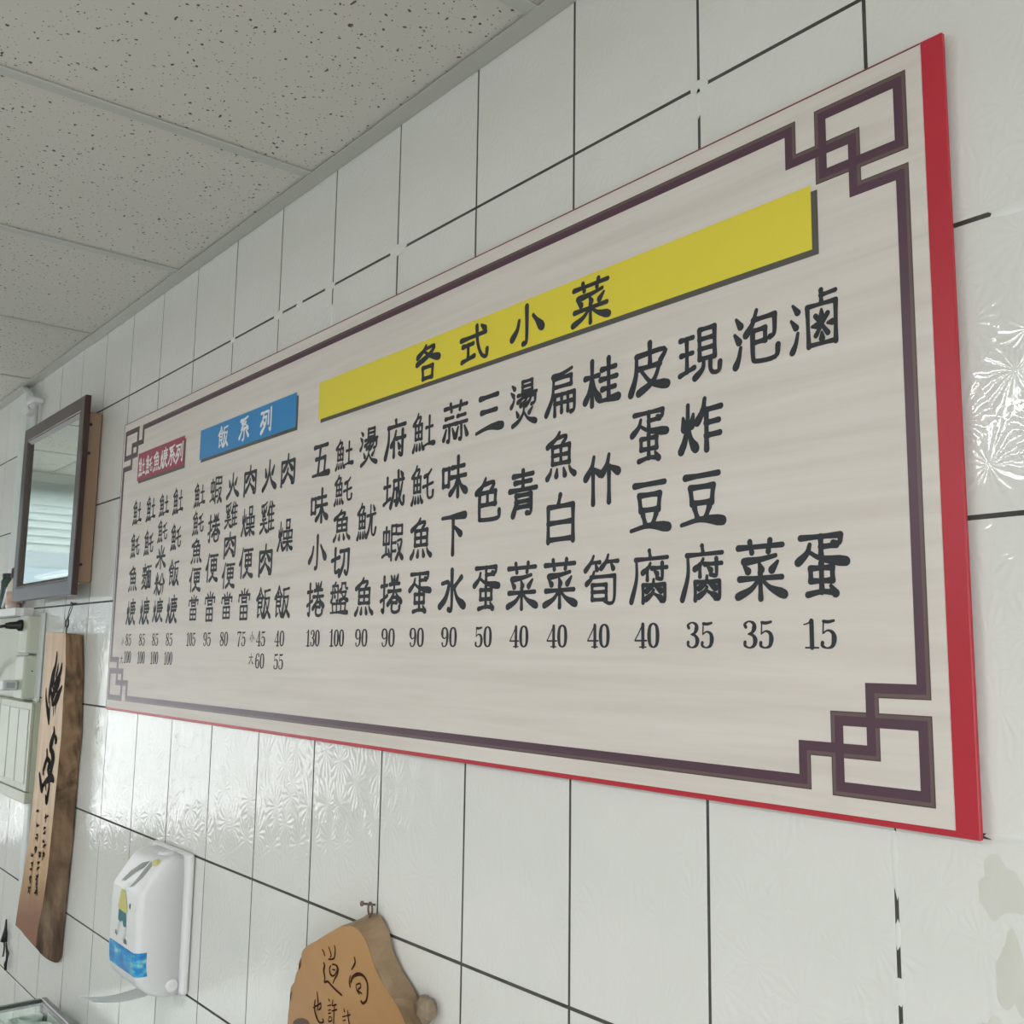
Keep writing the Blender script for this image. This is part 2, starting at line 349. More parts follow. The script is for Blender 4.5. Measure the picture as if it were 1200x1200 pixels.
tag(obj('ground', bx(-16, 14, -14, 6, -.25, -.12), noisy('pavement', (.58, .58, .56), (.68, .68, .66), 2, .9)), kind='structure')
def lamp(x, y):
    t = empty('fluorescent_lamp', (x, y, CZ), 'long white fluorescent ceiling lamp %s' % ('nearer the shop window' if x < 0 else 'added out of view as fill light'), 'lamp', 'ceiling lamps')
    em = new_mat('lit_tube', (.9, .9, .9)); pb(em).inputs['Emission Color'].default_value = (.93, .98, 1, 1); pb(em).inputs['Emission Strength'].default_value = 6
    obj('housing', bx(-.62, .62, -.08, .08, -.035, -.002, .004), M['alu'], t)
    for s in (-.04, .04): obj('tube', tb([(-.58, s, -.05), (.58, s, -.05)], .013, 12), em, t, smooth=True)
    l = area('lamp_light', (0, 0, -.075), (0, 0, 0), 1.15, .12, 27, (.98, 1, .99)); l.parent = t
lamp(-1.0, -2.3); lamp(1.5, -2.3)  # the second lamp is unseen, added as general fill
# ================================================================= menu board
BX0, BX1, BZ0, BZ1 = -1.9775, .060, 1.503, 2.1695
board = empty('menu_sign', (0, 0, 0), 'long cream menu sign board with plum fretwork border, red edge and columns of dish names', 'sign')
obj('red_backing', bx(BX0-.0035, BX1+.0195, -.0112, -.0062, BZ0-.0055, BZ1+.0020, .0008, 1), M['red'], board)
obj('mounting_batten', bx(BX0+.02, BX1-.01, -.0061, -.0008, BZ0+.02, BZ1-.02), M['shadow'], board)
flat('edge_line', face_front([[(BX0, -.01262, BZ0), (BX0+.0032, -.01262, BZ0), (BX0+.0032, -.01262, BZ1), (BX0, -.01262, BZ1)], [(BX0+.0032, -.01262, BZ1-.0012), (BX1, -.01262, BZ1-.0012), (BX1, -.01262, BZ1), (BX0+.0032, -.01262, BZ1)]]), new_mat('shaded_edge_brown', (.10, .045, .04), .5), board)  # brown stands for the red backing's edge on its shadow side
obj('printed_panel', bx(BX0, BX1, -.0125, -.0105, BZ0, BZ1), M['cream'], board)
Y0 = -.0125
def bandpoly(path_, a, b, y, closed=False):     # rectilinear band between offsets a..b left of the path
    n = len(path_); Ls, Rs = [], []
    for i in range(n):
        p = Vector(path_[i])
        pr = Vector(path_[i-1]) if (i > 0 or closed) else None; nx = Vector(path_[(i+1) % n]) if (i < n-1 or closed) else None
        d1 = (p-pr).normalized() if pr is not None else (nx-p).normalized(); d2 = (nx-p).normalized() if nx is not None else d1
        n1 = Vector((-d1.y, d1.x)); n2 = Vector((-d2.y, d2.x)); mt = (n1+n2); mt = mt/(mt.dot(n1)) if mt.length > .01 else n1
        Ls.append(p+mt*a); Rs.append(p+mt*b)
    out = []
    for i in range(n if closed else n-1):
        j = (i+1) % n
        out.append([(v.x, y, v.y) for v in (Ls[i], Ls[j], Rs[j], Rs[i])])
    return out
loop = [(-.0755, 2.145), (-.0755, 2.111), (-.007, 2.111), (-.007, 2.059), (.039, 2.059), (.039, 1.609), (-.008, 1.609), (-.008, 1.5565), (-.0765, 1.5565), (-.0765, 1.5265),
        (-1.846, 1.5275), (-1.846, 1.561), (-1.915, 1.561), (-1.915, 1.612), (-1.963, 1.612), (-1.963, 2.058), (-1.912, 2.058), (-1.912, 2.110), (-1.844, 2.110), (-1.844, 2.143)]
sqs = [[(-.042, 2.1455), (.0395, 2.1455), (.0395, 2.084), (-.042, 2.084)], [(-.043, 1.584), (.039, 1.584), (.039, 1.524), (-.043, 1.524)],
       [(-1.964, 1.5865), (-1.880, 1.5865), (-1.880, 1.5265), (-1.964, 1.5265)], [(-1.960, 2.145), (-1.878, 2.145), (-1.878, 2.084), (-1.960, 2.084)]]
for nm, mt, a, b, dy in (('umber', 'umber', -.0062, .0062, .0002), ('mauve', 'mauve', -.0062, .0052, .00025), ('plum', 'purple', -.0062, .0022, .0003)):
    ps = []
    for j, q in enumerate([loop]+sqs): ps += bandpoly(q, a, b, Y0-dy-(.00002 if j else 0), True)
    flat('fretwork_border', face_front(ps), M[mt], board)
def quad(x0, x1, z0, z1, y): return [(x0, y, z0), (x1, y, z0), (x1, y, z1), (x0, y, z1)]
def banner(x0, x1, z0, z1, mat, label):
    flat('banner_shadow', [quad(x0+.008, x1+.007, z0-.0065, z1-.0065, Y0-.00035)], M['shadow'], board)
    o = flat('banner', [quad(x0, x1, z0, z1, Y0-.0005)], M[mat], board); o['label'] = label; return o
# -- brush lettering: stroke skeletons on a 100 x 100 grid
# strokes: "x,y x,y ...KIND"; kinds: none plain, N flared right end, P left-falling, D dot, H horizontal, T tapered end
BASE = {
'魚': "46,1 34,14 8,28P;38,12 68,11 56,26;24,31 24,67;24,31 78,30;78,30 77,68;24,49 76,49;24,67 78,67;51,31 51,66;20,77 17,86 8,96D;39,79 37,93D;60,79 64,93D;78,77 83,86 94,94D",
'土': "50,6 50,87;20,38 80,37H;4,90 50,86 96,88N",
'乇': "78,6 52,18 18,24P;6,54 94,46H;46,20 45,66 50,84 66,90 92,86 96,70",
'尤': "8,34 92,30H;42,4 40,44 26,76 4,94P;56,34 56,76 66,90 86,90 97,72;68,6 80,18D",
'火': "50,4 46,44 30,74 6,94P;50,40 66,72 94,92N;20,28 26,50D;82,24 70,46D",
'米': "50,2 50,98;8,46 92,46H;22,12 32,34D;80,10 68,32D;44,50 28,72 4,88P;56,50 72,72 97,90N",
'分': "40,4 28,26 4,46P;60,4 72,24 98,44N;20,52 80,52;80,52 78,80 66,96T;46,54 38,78 10,97P",
'食': "50,1 34,20 4,38P;52,4 70,20 96,34;48,22 48,32;24,34 24,92;24,34 76,34;76,34 76,62;24,48 74,48;24,62 76,62;24,92 52,84T;56,62 70,78 96,94N",
'反': "14,10 88,6H;20,10 20,50 4,92P;30,34 80,32;80,32 66,64 22,95P;34,44 58,72 97,94N",
'亻': "70,2 44,34 8,54P;46,34 46,98",
'更': "4,8 96,8H;18,24 18,60;18,24 82,24;82,24 82,60;18,42 82,42;18,60 82,60;50,8 50,60 34,82 4,96P;26,66 58,88 98,96N",
'冖': "10,10 8,90;10,10 90,10;90,10 90,90",
'口': "10,8 14,92;10,8 90,8;90,8 86,92;14,90 86,90",
'日': "12,4 12,96;12,4 88,4;88,4 88,96;12,50 88,50;12,96 88,96",
'田': "10,6 10,94;10,6 90,6;90,6 90,94;10,50 90,50;10,94 90,94;50,6 50,94",
'虫': "16,14 16,52;16,14 84,14;84,14 84,52;16,52 84,52;50,0 50,84;6,92 50,84 92,88;78,68 92,90D",
'扌': "50,2 50,80 44,96 24,90;10,26 92,24H;6,66 94,52",
'卷': "24,2 34,16D;74,0 64,16D;16,24 84,23H;6,42 94,41H;48,4 46,42 32,60 4,76P;58,42 72,56 97,70N;34,58 68,58;68,58 66,72;34,72 68,72;34,72 34,92 60,97 84,92 88,82",
'隹': "34,2 24,22 4,42P;22,24 22,98;58,2 64,14D;22,20 94,19H;22,44 88,43H;22,66 88,65H;22,92 97,90H;58,20 58,92",
'奚': "88,2 50,10 14,12P;14,20 22,32D;46,18 50,30D;84,14 74,30D;46,34 30,44 64,46;62,36 28,58 78,56;4,70 96,69H;50,58 48,74 34,88 2,98P;54,70 70,88 98,97N",
'肉': "8,24 8,97;8,24 92,24;92,24 92,90 78,92;50,2 46,26 22,50P;50,24 78,50N;50,46 42,64 20,84P;52,62 78,82N",
'喿': "32,3 34,28;32,3 68,3;68,3 66,28;34,28 66,28;6,38 8,60;6,38 42,38;42,38 40,60;8,60 42,60;58,38 60,60;58,38 94,38;94,38 92,60;60,60 92,60;4,72 96,72H;50,62 50,98;46,74 30,88 4,96P;54,74 70,88 97,95N",
'未': "14,26 86,25H;4,50 96,49H;50,2 50,98;47,52 30,76 4,90P;53,52 70,74 97,88N",
'七': "4,44 96,34;44,4 44,78 58,86 92,80",
'刀': "10,14 90,12;90,12 88,70 76,94 58,84;50,14 42,60 6,95P",
'舟': "56,0 42,12;22,16 22,70 8,97P;22,16 84,16;84,16 84,92 70,92;44,26 50,40D;44,56 50,72D;4,50 97,48H",
'殳': "28,6 26,30 8,44P;28,6 70,6;70,6 72,30 92,34;16,52 80,50;80,50 60,80 6,96P;28,56 56,84 97,96N",
'皿': "12,8 16,88;12,8 88,8;88,8 84,88;37,8 38,88;62,8 62,88;2,92 50,88 98,92N",
'昜': "26,2 26,40;26,2 74,2;74,2 74,40;26,21 74,21;26,40 74,40;4,52 96,51H;32,54 22,68 4,78P;28,64 90,63;90,63 88,90 72,97;50,66 40,80 18,94P;70,66 62,82 44,97P",
'氵': "28,4 62,20D;14,34 48,50D;60,62 44,82 18,98P",
'广': "50,0 52,12;14,16 96,15H;16,16 16,54 2,97P",
'付': "34,6 24,34 4,56P;22,34 22,96;40,34 98,33H;80,8 80,86 74,96 60,88;50,50 60,66D",
'土旁': "50,8 50,80;8,36 92,34H;4,90 94,74",
'成': "22,26 22,58 2,95P;22,26 94,25H;24,48 46,47;46,47 44,78 32,80;54,2 60,54 74,84 94,92 96,72;84,34 70,66 44,90P;72,4 84,14D",
'蛋上': "10,6 88,5;88,5 86,26 74,26;50,6 50,60;50,34 80,32;28,26 22,50 4,74P;26,46 50,66 97,78N",
'艹': "2,42 98,40H;28,6 32,76;72,6 68,76",
'示': "18,14 82,13H;4,38 96,37H;50,38 50,92 36,92;24,52 4,84P;76,52 96,82D",
'木': "4,36 96,35H;50,2 50,98;47,38 30,68 4,88P;53,38 70,66 97,86N",
'色': "42,1 30,18 8,32P;38,14 74,12 62,30;20,34 20,88 26,95 88,95 94,78;20,34 80,33;80,33 78,62;20,62 80,61;50,34 50,60",
'青': "16,10 84,9H;22,25 78,24H;4,42 96,41H;50,0 50,40;26,54 26,74 16,97P;26,54 78,53;78,53 78,92 64,94;26,68 76,67;26,80 76,79",
'采': "82,2 50,9 16,12P;16,22 24,34D;48,18 52,32D;86,16 74,34D;6,52 94,51H;50,38 50,98;47,54 30,76 2,92P;53,54 70,74 98,90N",
'扁': "84,2 50,10 24,12P;26,14 22,56 2,92P;26,18 82,17;82,17 82,36;26,36 82,36;30,54 30,97;30,54 92,54;92,54 92,90 82,96;52,54 52,92;72,54 72,92;30,72 90,72",
'白': "50,0 44,20;12,24 12,97;12,24 90,23;90,23 90,97;12,58 88,57;12,93 90,92",
'圭': "50,2 50,92;16,24 84,23H;10,46 90,45H;18,68 82,67H;4,93 96,91N",
'竹': "28,2 22,22 4,44P;24,24 46,38D;26,28 26,97;72,2 66,22 52,40P;68,22 97,38N;72,28 72,97",
'竹頭': "28,2 20,40 4,84P;20,40 46,40;34,50 38,80D;70,2 64,40 50,76P;64,40 97,40;78,50 84,80D",
'旬': "28,0 20,20 4,36P;18,16 92,15;92,15 90,84 76,96 62,88;22,40 22,84;22,40 66,40;66,40 66,84;22,61 66,61;22,84 66,84",
'皮': "18,22 16,60 2,95P;18,22 92,20 82,40;54,1 54,46;22,48 80,47;80,47 62,78 24,96P;32,54 58,80 98,90N",
'豆': "12,8 90,7H;24,28 28,58;24,28 78,28;78,28 74,58;28,57 74,57;34,66 40,84;68,66 60,84;2,94 50,87 98,93N",
'王': "10,10 90,9H;14,46 86,45H;4,92 96,80;50,10 50,86",
'見': "22,4 22,62;22,4 78,4;78,4 78,62;22,23 76,23;22,42 76,42;22,62 78,62;38,64 32,82 4,96P;62,64 62,84 72,93 92,92 97,76",
'乍': "34,2 26,24 4,44P;26,24 97,22H;40,24 40,98;40,48 88,47H;40,72 92,71H",
'包': "36,1 24,24 4,42P;26,18 88,17;88,17 86,50 74,56;24,38 60,37;60,37 60,60;24,60 60,59;24,38 24,84 34,94 88,94 96,74",
'鹵': "50,0 50,22;50,9 88,7H;12,24 14,94;12,24 88,24;88,24 86,94;14,92 86,92;34,43 66,77;66,43 34,77;50,34 50,46D;50,74 50,84D;24,60 36,60D;66,60 78,60D",
'夂': "42,2 30,22 6,42P;38,16 78,14 56,46 4,72P;34,24 60,50 98,68N",
'弋': "4,28 92,26H;60,2 64,50 78,84 94,92 97,74;76,4 88,16D",
'工': "10,8 88,6H;50,8 50,78;4,90 96,74",
'系': "84,2 50,10 18,12P;50,12 26,26 60,30;64,22 22,50 84,46;72,36 86,52D;52,48 52,88 40,96;30,58 8,84P;70,58 94,84D",
'歹': "4,10 96,9H;44,10 32,40 4,62P;34,32 84,31;84,31 70,66 10,97P;34,48 52,60D",
'刂': "20,12 20,66;80,2 80,84 72,96 52,88",
'五': "10,8 88,7H;46,8 34,88;20,44 76,43;76,43 72,88;2,92 98,90N",
'小': "50,2 50,86 40,94 ;26,32 20,54 4,74P;70,30 82,46 97,66N",
'下': "4,10 96,9N;50,10 50,98;56,34 80,52D",
'水': "50,2 50,90 38,94;10,32 38,31 26,66 2,86P;88,20 60,42;58,40 72,68 98,86N",
'三': "16,12 82,10H;22,46 78,45H;2,92 50,84 98,86N",
'大': "4,36 96,34H;50,2 46,40 30,74 4,96P;52,38 68,72 97,95N",
'麥': "10,16 90,15H;50,0 50,44;48,18 30,28;56,18 72,28;4,44 96,43H;26,20 8,40T;74,20 92,38T;38,48 26,62 6,74P;34,56 78,54 52,82 6,96P;34,60 60,84 98,96N",
'面': "6,8 94,7H;46,8 38,26;12,28 12,96;12,28 88,28;88,28 88,96;12,94 88,94;38,28 38,94;62,28 62,94;38,50 62,50;38,72 62,72",
'庚': "50,0 52,10;14,14 96,13H;16,14 16,56 2,96P;30,28 86,27;86,27 86,54;24,41 97,40;30,54 86,54;58,20 58,60 44,82 20,96P;58,62 74,84 98,95N",
'叚': "10,6 10,97;10,6 46,6;46,6 46,28;10,28 46,28;12,52 44,52;12,74 44,74;58,8 92,8;92,8 92,30;58,30 92,30;58,48 90,47 78,72 50,96P;60,56 76,80 98,95N",
'府內': "",
'尚': "50,0 50,22;24,6 32,20D;78,4 68,20D;8,28 6,56;8,28 94,28;94,28 92,50;30,42 34,64;30,42 70,42;70,42 68,64;34,62 68,62",
'許聲': "",
}
COMP = {
'𩵚': [('魚',0,0,54,100),('土',52,10,100,96)],
'魠': [('魚',0,0,54,100),('乇',52,12,100,96)],
'魷': [('魚',0,0,54,100),('尤',50,6,100,98)],
'粉': [('米',0,2,48,98),('分',48,4,100,98)],
'焿': [('火',0,4,38,98),('庚',36,0,100,98)],
'飯': [('食',0,0,52,98),('反',50,4,100,98)],
'便': [('亻',0,0,34,98),('更',32,2,100,98)],
'當': [('尚',4,0,96,66),('田',18,52,82,98)],
'蝦': [('虫',0,10,40,92),('叚',40,2,100,98)],
'捲': [('扌',0,2,34,98),('卷',34,0,100,98)],
'雞': [('奚',0,0,50,98),('隹',50,0,100,98)],
'燥': [('火',0,4,38,98),('喿',36,2,100,98)],
'味': [('口',0,22,32,72),('未',32,0,100,98)],
'切': [('七',0,4,46,96),('刀',42,4,100,98)],
'盤': [('舟',2,0,50,62),('殳',50,0,98,60),('皿',2,64,98,98)],
'燙': [('氵',0,2,26,54),('昜',26,0,96,58),('火',6,52,96,100)],
'府': [('广',0,0,100,98),('付',28,24,98,98)],
'城': [('土旁',0,8,34,92),('成',34,0,100,98)],
'蛋': [('蛋上',2,0,98,58),('虫',20,46,80,100)],
'蒜': [('艹',2,0,98,26),('示',0,26,50,98),('示',50,26,100,98)],
'菜': [('艹',2,0,98,26),('采',0,26,100,100)],
'桂': [('木',0,2,44,98),('圭',42,4,100,98)],
'筍': [('竹頭',0,0,100,34),('旬',4,32,96,98)],
'腐': [('广',0,0,100,98),('付',30,22,96,56),('肉',28,54,94,98)],
'現': [('王',0,8,38,90),('見',36,2,100,98)],
'炸': [('火',0,4,40,98),('乍',40,0,100,98)],
'泡': [('氵',0,4,28,96),('包',26,0,100,98)],
'滷': [('氵',0,10,28,96),('鹵',28,0,100,98)],
'各': [('夂',4,0,96,66),('口',26,60,76,98)],
'式': [('弋',0,0,100,98),('工',6,42,54,92)],
'列': [('歹',0,4,58,98),('刂',60,2,98,98)],
'麵': [('麥',0,0,52,98),('面',50,4,100,96)],
}
def get(ch):
    out=[]
    def add(name,x0,y0,x1,y1):
        if name in COMP:
            for c,a,b,d,e in COMP[name]: add(c,x0+(x1-x0)*a/100,y0+(y1-y0)*b/100,x0+(x1-x0)*d/100,y0+(y1-y0)*e/100)
            return
        for s in BASE[name].split(';'):
            k=''
            if s[-1] in 'NPDHT': k=s[-1]; s=s[:-1]
            pts=[tuple(map(float,q.split(','))) for q in s.split()]
            out.append(([(x0+(x1-x0)*x/100,y0+(y1-y0)*y/100) for x,y in pts],k))
    add(ch,0,0,100,100)
    return out
def path(pts,k,w):
    """samples (x,y,r) along a smoothed stroke"""
    n=len(pts); out=[]
    L=sum(((pts[i+1][0]-pts[i][0])**2+(pts[i+1][1]-pts[i][1])**2)**.5 for i in range(n-1))
    P=[(2*pts[0][0]-pts[1][0],2*pts[0][1]-pts[1][1])]+list(pts)+[(2*pts[-1][0]-pts[-2][0],2*pts[-1][1]-pts[-2][1])]
    m=3 if n==2 else 4
    tot=(n-1)*m
    for i in range(n-1):
        a,b,c,d=P[i:i+4]
        for j in range(m+(i==n-2)):
            t=j/m
            q=[.5*((2*b[e])+(-a[e]+c[e])*t+(2*a[e]-5*b[e]+4*c[e]-d[e])*t*t+(-a[e]+3*b[e]-3*c[e]+d[e])*t**3) for e in (0,1)]
            u=(i*m+j)/tot
            if k=='N': r=.66+.25*u+.95*max(0,(u-.35)/.65)**1.3*(1 if u<.92 else .6)
            elif k=='P': r=.75+.15*u+.6*u*u*(1 if u<.9 else .7)
            elif k=='D': r=.6+.75*u
            elif k=='H': r=1.12-.3*min(1,u*3)+.25*max(0,u-.6)
            elif k=='T': r=1.1-.55*u
            else: r=1.05-.25*(4*u*(1-u))
            out.append((q[0],q[1],r*w/2))
    return out


DIG = {
'1': ["6,17,2 20,12,2.5 28,3,5", "29,5,7.5 29,96,7.5", "10,97,2.6 48,97,2.6"],
'3': ["11,22,6 8,12,5 22,2,2.6 37,10,6 39,26,8.5 32,42,5 19,48,2.4", "19,48,2.4 34,53,5 42,70,8.5 37,90,6 22,98,2.6 8,90,5 8,78,6"],
'4': ["35,3,3 20,36,2.6 2,70,2.6", "3,71,3 50,71,3", "35,6,7.5 35,96,7.5", "21,97,2.4 48,97,2.4"],
'5': ["12,7,5 26,9,5 42,5,4", "12,7,2.6 10,48,2.6", "10,48,2.6 24,38,3 38,46,6 42,66,8.5 37,90,6 22,98,2.6 8,91,5 8,80,6"],
'6': ["41,18,6 38,6,4 26,2,2.6 13,16,6 8,54,8.5 12,86,6 25,98,2.6", "25,98,2.6 38,90,6 42,68,8.5 38,50,5 25,43,2.6 11,56,3"],
'7': ["5,20,2.6 8,6,5 46,6,5", "46,6,2.6 30,40,5 21,96,8.5"],
'8': ["25,2,2.6 11,10,6 9,28,8 26,48,6.5 42,66,8 39,88,6 25,98,2.6", "25,98,2.6 9,90,5 7,68,6 22,50,3 37,34,5 39,12,5 25,2,2.6"],
'0': ["25,2,2.6 12,14,6.5 8,50,8.5 12,86,6.5 25,98,2.6", "25,98,2.6 38,86,6.5 42,50,8.5 38,14,6.5 25,2,2.6"]}
DIG['9'] = [' '.join('%g,%g,%s' % (50-float(a), 100-float(b), c) for a, b, c in (q.split(',') for q in s.split())) for s in DIG['6']]
def char_polys(ch, cx, cz, wd, ht, y, bold=1.0):
    st = get(ch); w_ = (13.0 if len(st) <= 5 else 12.0 if len(st) <= 9 else 10.4 if len(st) <= 13 else 8.8)*bold
    out = []
    for i, (pts, kd) in enumerate(st):
        sm = [(cx+(x-50)/100*wd*.94, cz-(z-50)/100*ht*.94, r*(wd+ht)/200) for x, z, r in path(pts, kd, w_)]
        out += ribbon(sm, y-i*2e-5)
    return face_front(out)
def num_polys(txt, cx, cz, ht, y, adv=.0165):
    out = []; n = len(txt)
    for j, ch in enumerate(txt):
        x0 = cx+(j-n/2)*adv
        for i, s in enumerate(DIG[ch]):
            q = [tuple(map(float, t.split(','))) for t in s.split()]
            sm = []
            for a in range(len(q)-1):
                P_ = [q[max(a-1, 0)], q[a], q[a+1], q[min(a+2, len(q)-1)]]
                for t in [k/4 for k in range(4+(a == len(q)-2))]:
                    v = [.5*(2*P_[1][e]+(P_[2][e]-P_[0][e])*t+(2*P_[0][e]-5*P_[1][e]+4*P_[2][e]-P_[3][e])*t*t+(3*P_[1][e]-P_[0][e]-3*P_[2][e]+P_[3][e])*t**3) for e in (0, 1, 2)]
                    sm.append((x0+(.5+v[0])/50*adv*.96, cz+ht/2-v[1]/100*ht, max(v[2], 1)*1.22/100*ht))
            out += ribbon(sm, y-i*2e-5)
    return face_front(out)
banner(-1.866, -1.588, 2.019, 2.083, 'crimson', 'dark red title strip with white characters')
banner(-1.504, -1.088, 2.018, 2.079, 'blue', 'blue title strip with white characters')
banner(-1.008, -.054, 2.016, 2.0795, 'yellow', 'yellow title strip with black characters')
def title(chars, xs_, z, sz, mat, wd=None, bold=1):
    for c, x in zip(chars, xs_): flat('title_character', char_polys(c, x, z, wd or sz, sz, Y0-.0008, bold), M[mat], board)
def price(txt, x, z):
    adv = .0184 if len(txt) < 3 else .0158
    x -= .004
    for j, ch in enumerate(txt): flat('price_digit', num_polys(ch, x+(j-(len(txt)-1)/2)*adv, z, .026, Y0-.0002, adv), M['ink'], board)
title('𩵚魠魚焿系列', (-1.838, -1.792, -1.746, -1.702, -1.657, -1.613), 2.050, .047, 'inkw', .043, 1.0)
title('飯系列', (-1.390, -1.296, -1.202), 2.0485, .048, 'inkw')
title('各式小菜', (-.690, -.581, -.471, -.355), 2.0455, .055, 'ink', .066)
cols = [(-1.850, '𩵚魠魚焿', '85', '100'), (-1.764, '𩵚魠麵焿', '85', '100'), (-1.685, '𩵚魠米粉焿', '85', '100'), (-1.606, '𩵚魠飯焿', '85', '100'),
 (-1.492, '𩵚魠魚便當', '105', ''), (-1.412, '蝦捲便當', '95', ''), (-1.334, '火雞肉便當', '80', ''), (-1.259, '肉燥便當', '75', ''), (-1.180, '火雞肉飯', '45', '60'), (-1.109, '肉燥飯', '40', '55'),
 (-.993, '五味小捲', '130', ''), (-.917, '𩵚魠魚切盤', '100', ''), (-.843, '燙魷魚', '90', ''), (-.769, '府城蝦捲', '90', ''), (-.696, '𩵚魠魚蛋', '90', ''), (-.620, '蒜味下水', '90', ''),
 (-.546, '三色蛋', '50', ''), (-.475, '燙青菜', '40', ''), (-.406, '扁魚白菜', '40', ''), (-.337, '桂竹筍', '40', ''), (-.264, '皮蛋豆腐', '40', ''), (-.192, '現炸豆腐', '35', ''), (-.121, '泡菜', '35', ''), (-.054, '滷蛋', '15', '')]
for x, name, p1, p2 in cols:
    n = len(name)
    for i, c in enumerate(name):
        z = 1.946-(1.946-1.718)*i/(n-1)
        flat('dish_character', char_polys(c, x, z, .059, .052 if n == 5 else .060, Y0-.0002), M['ink'], board)
    price(p1, x, 1.657)
    if p2: price(p2, x, 1.6185)
for c, x, z in (('小', -1.891, 1.653), ('大', -1.891, 1.613), ('小', -1.219, 1.660), ('大', -1.219, 1.622)): flat('size_mark', char_polys(c, x, z, .018, .020, Y0-.0002, .8), M['ink'], board)

# ================================================================= framed mirror on its wooden box
mir = empty('framed_mirror', (-2.46, 0, 1.77), 'dark plum framed mirror standing off the wall on a brown wooden box', 'mirror')
def rel(o, *dummy): return o
FX0, FX1, FZ0, FZ1, FY = -2.748, -2.172, 1.768, 2.277, -.05
def profile_frame(x0, x1, z0, z1, prof):      # mitred frame: prof = list of (inset, y) around the moulding section
    bm = bmesh.new(); rings = []
    for (ins, y) in prof:
        rings.append([bm.verts.new(p) for p in ((x0+ins, y, z0+ins), (x1-ins, y, z0+ins), (x1-ins, y, z1-ins), (x0+ins, y, z1-ins))])
    n = len(rings)
    for i in range(n):
        A, B = rings[i], rings[(i+1) % n]
        for k in range(4): bm.faces.new((A[k], A[(k+1) % 4], B[(k+1) % 4], B[k]))
    return bm
def world_child(o): o.location = -o.parent.location if o.parent else o.location; return o
world_child(obj('frame', profile_frame(FX0, FX1, FZ0, FZ1, [(0, FY+.012), (0, FY-.001), (.002, FY-.003), (.036, FY-.002), (.038, FY), (.041, FY), (.043, FY+.004), (.052, FY+.008), (.052, FY+.012)]), M['mframe'], mir))
world_child(obj('inner_bevel', profile_frame(FX0+.0375, FX1-.0375, FZ0+.0375, FZ1-.0375, [(0, FY-.0015), (.004, FY-.0015), (.012, FY+.006), (.012, FY+.009), (0, FY+.009)]), M['mframe2'], mir))
world_child(obj('mirror_glass', bx(FX0+.045, FX1-.045, FY+.007, FY+.010, FZ0+.045, FZ1-.045), M['mirror'], mir))
world_child(obj('back_box', bx(-2.735, -2.190, FY+.0121, -.0015, 1.80, 2.238, .003), M['boxwood'], mir))
bm = bmesh.new()
for z in (2.205, 2.13, 1.845):
    tube(bm, [(-2.191, -.030, z), (-2.1865, -.030, z)], .004, 8)
world_child(obj('screw', bm, M['black'], mir))

# ================================================================= conduits beside the mirror
t = tag(obj('square_conduit', bx(-3.000, -2.924, -.012, -.0005, 1.752, 2.420, .002, 2), M['pvc']), 'flat white square conduit running up the wall left of the mirror', 'conduit')
pp = empty('water_pipe', (-2.80, 0, 1.75), 'round white pvc pipe bent to the ceiling behind the mirror', 'pipe')
c_ = world_child(obj('pipe', tb([(-2.814, -.0165, 1.77), (-2.814, -.0165, 2.33), (-2.816, -.0165, 2.362), (-2.828, -.0165, 2.388), (-2.90, -.0165, 2.430), (-2.945, -.0165, 2.452)], .0115, 16), M['pvc'], pp, smooth=True))
bm = bmesh.new(); box(bm, -2.834, -2.770, -.034, -.0012, 2.374, 2.388, .002); tube(bm, [(-2.778, -.040, 2.381), (-2.778, -.030, 2.381)], .006, 10)
world_child(obj('clamp', bm, M['white_plastic'], pp))
world_child(obj('end_cap', tb([(-2.775, -.052, 2.343), (-2.790, -.032, 2.343)], .0125, 16), M['white_plastic'], pp))
tag(obj('cable_trunking', bx(-2.607, -2.568, -.010, -.0015, .98, 1.735, .002), M['pvc']), 'thin white cable trunking behind the tall wooden plaque', 'conduit')

# ================================================================= shelf and what stands on it
sh = bmesh.new(); box(sh, -3.6, -2.700, -.047, -.0015, 1.729, 1.751)
bmesh.ops.bevel(sh, geom=[e for e in sh.edges if abs(e.verts[0].co.x-e.verts[1].co.x) < 1e-4 and abs(e.verts[0].co.y-e.verts[1].co.y) < 1e-4 and e.verts[0].co.x > -2.8 and e.verts[0].co.y < -.04], offset=.02, segments=5, affect='EDGES')
tag(obj('wall_shelf', sh, M['white_plastic']), 'narrow white wall shelf with rounded end at left edge', 'shelf')
def lathe(prof, n=20, cx=0, cy=0, cz=0):
    bm = bmesh.new(); R_ = []
    for r, z in prof: R_.append([bm.verts.new((cx+r*math.cos(2*math.pi*k/n), cy+r*math.sin(2*math.pi*k/n), cz+z)) for k in range(n)])
    for A, B in zip(R_, R_[1:]):
        for k in range(n): bm.faces.new((A[k], A[(k+1) % n], B[(k+1) % n], B[k]))
    bm.faces.new(R_[0][::-1]); bm.faces.new(R_[-1]); return bm
bt = empty('bottle', (-2.852, -.024, 1.7515), 'pale bottle with pinkish label and dark brown cap on the shelf', 'bottle')
obj('body', lathe([(.017, 0), (.0195, .003), (.0195, .062), (.016, .074), (.0085, .088), (.0085, .094)]), noisy('pale_bottle', (.62, .56, .50), (.74, .70, .66), 30, .35), bt, smooth=True)
obj('label', lathe([(.0199, .012), (.0199, .052)]), noisy('pink_label', (.55, .30, .24), (.70, .55, .48), 60, .5), bt, smooth=True)
obj('cap', lathe([(.0105, .092), (.0115, .096), (.0105, .120), (.006, .124)]), new_mat('brown_cap', (.07, .03, .022), .4), bt, smooth=True)
jar = empty('jar', (-2.925, -.024, 1.7515), 'dark green glass jar at left edge of the shelf', 'jar')
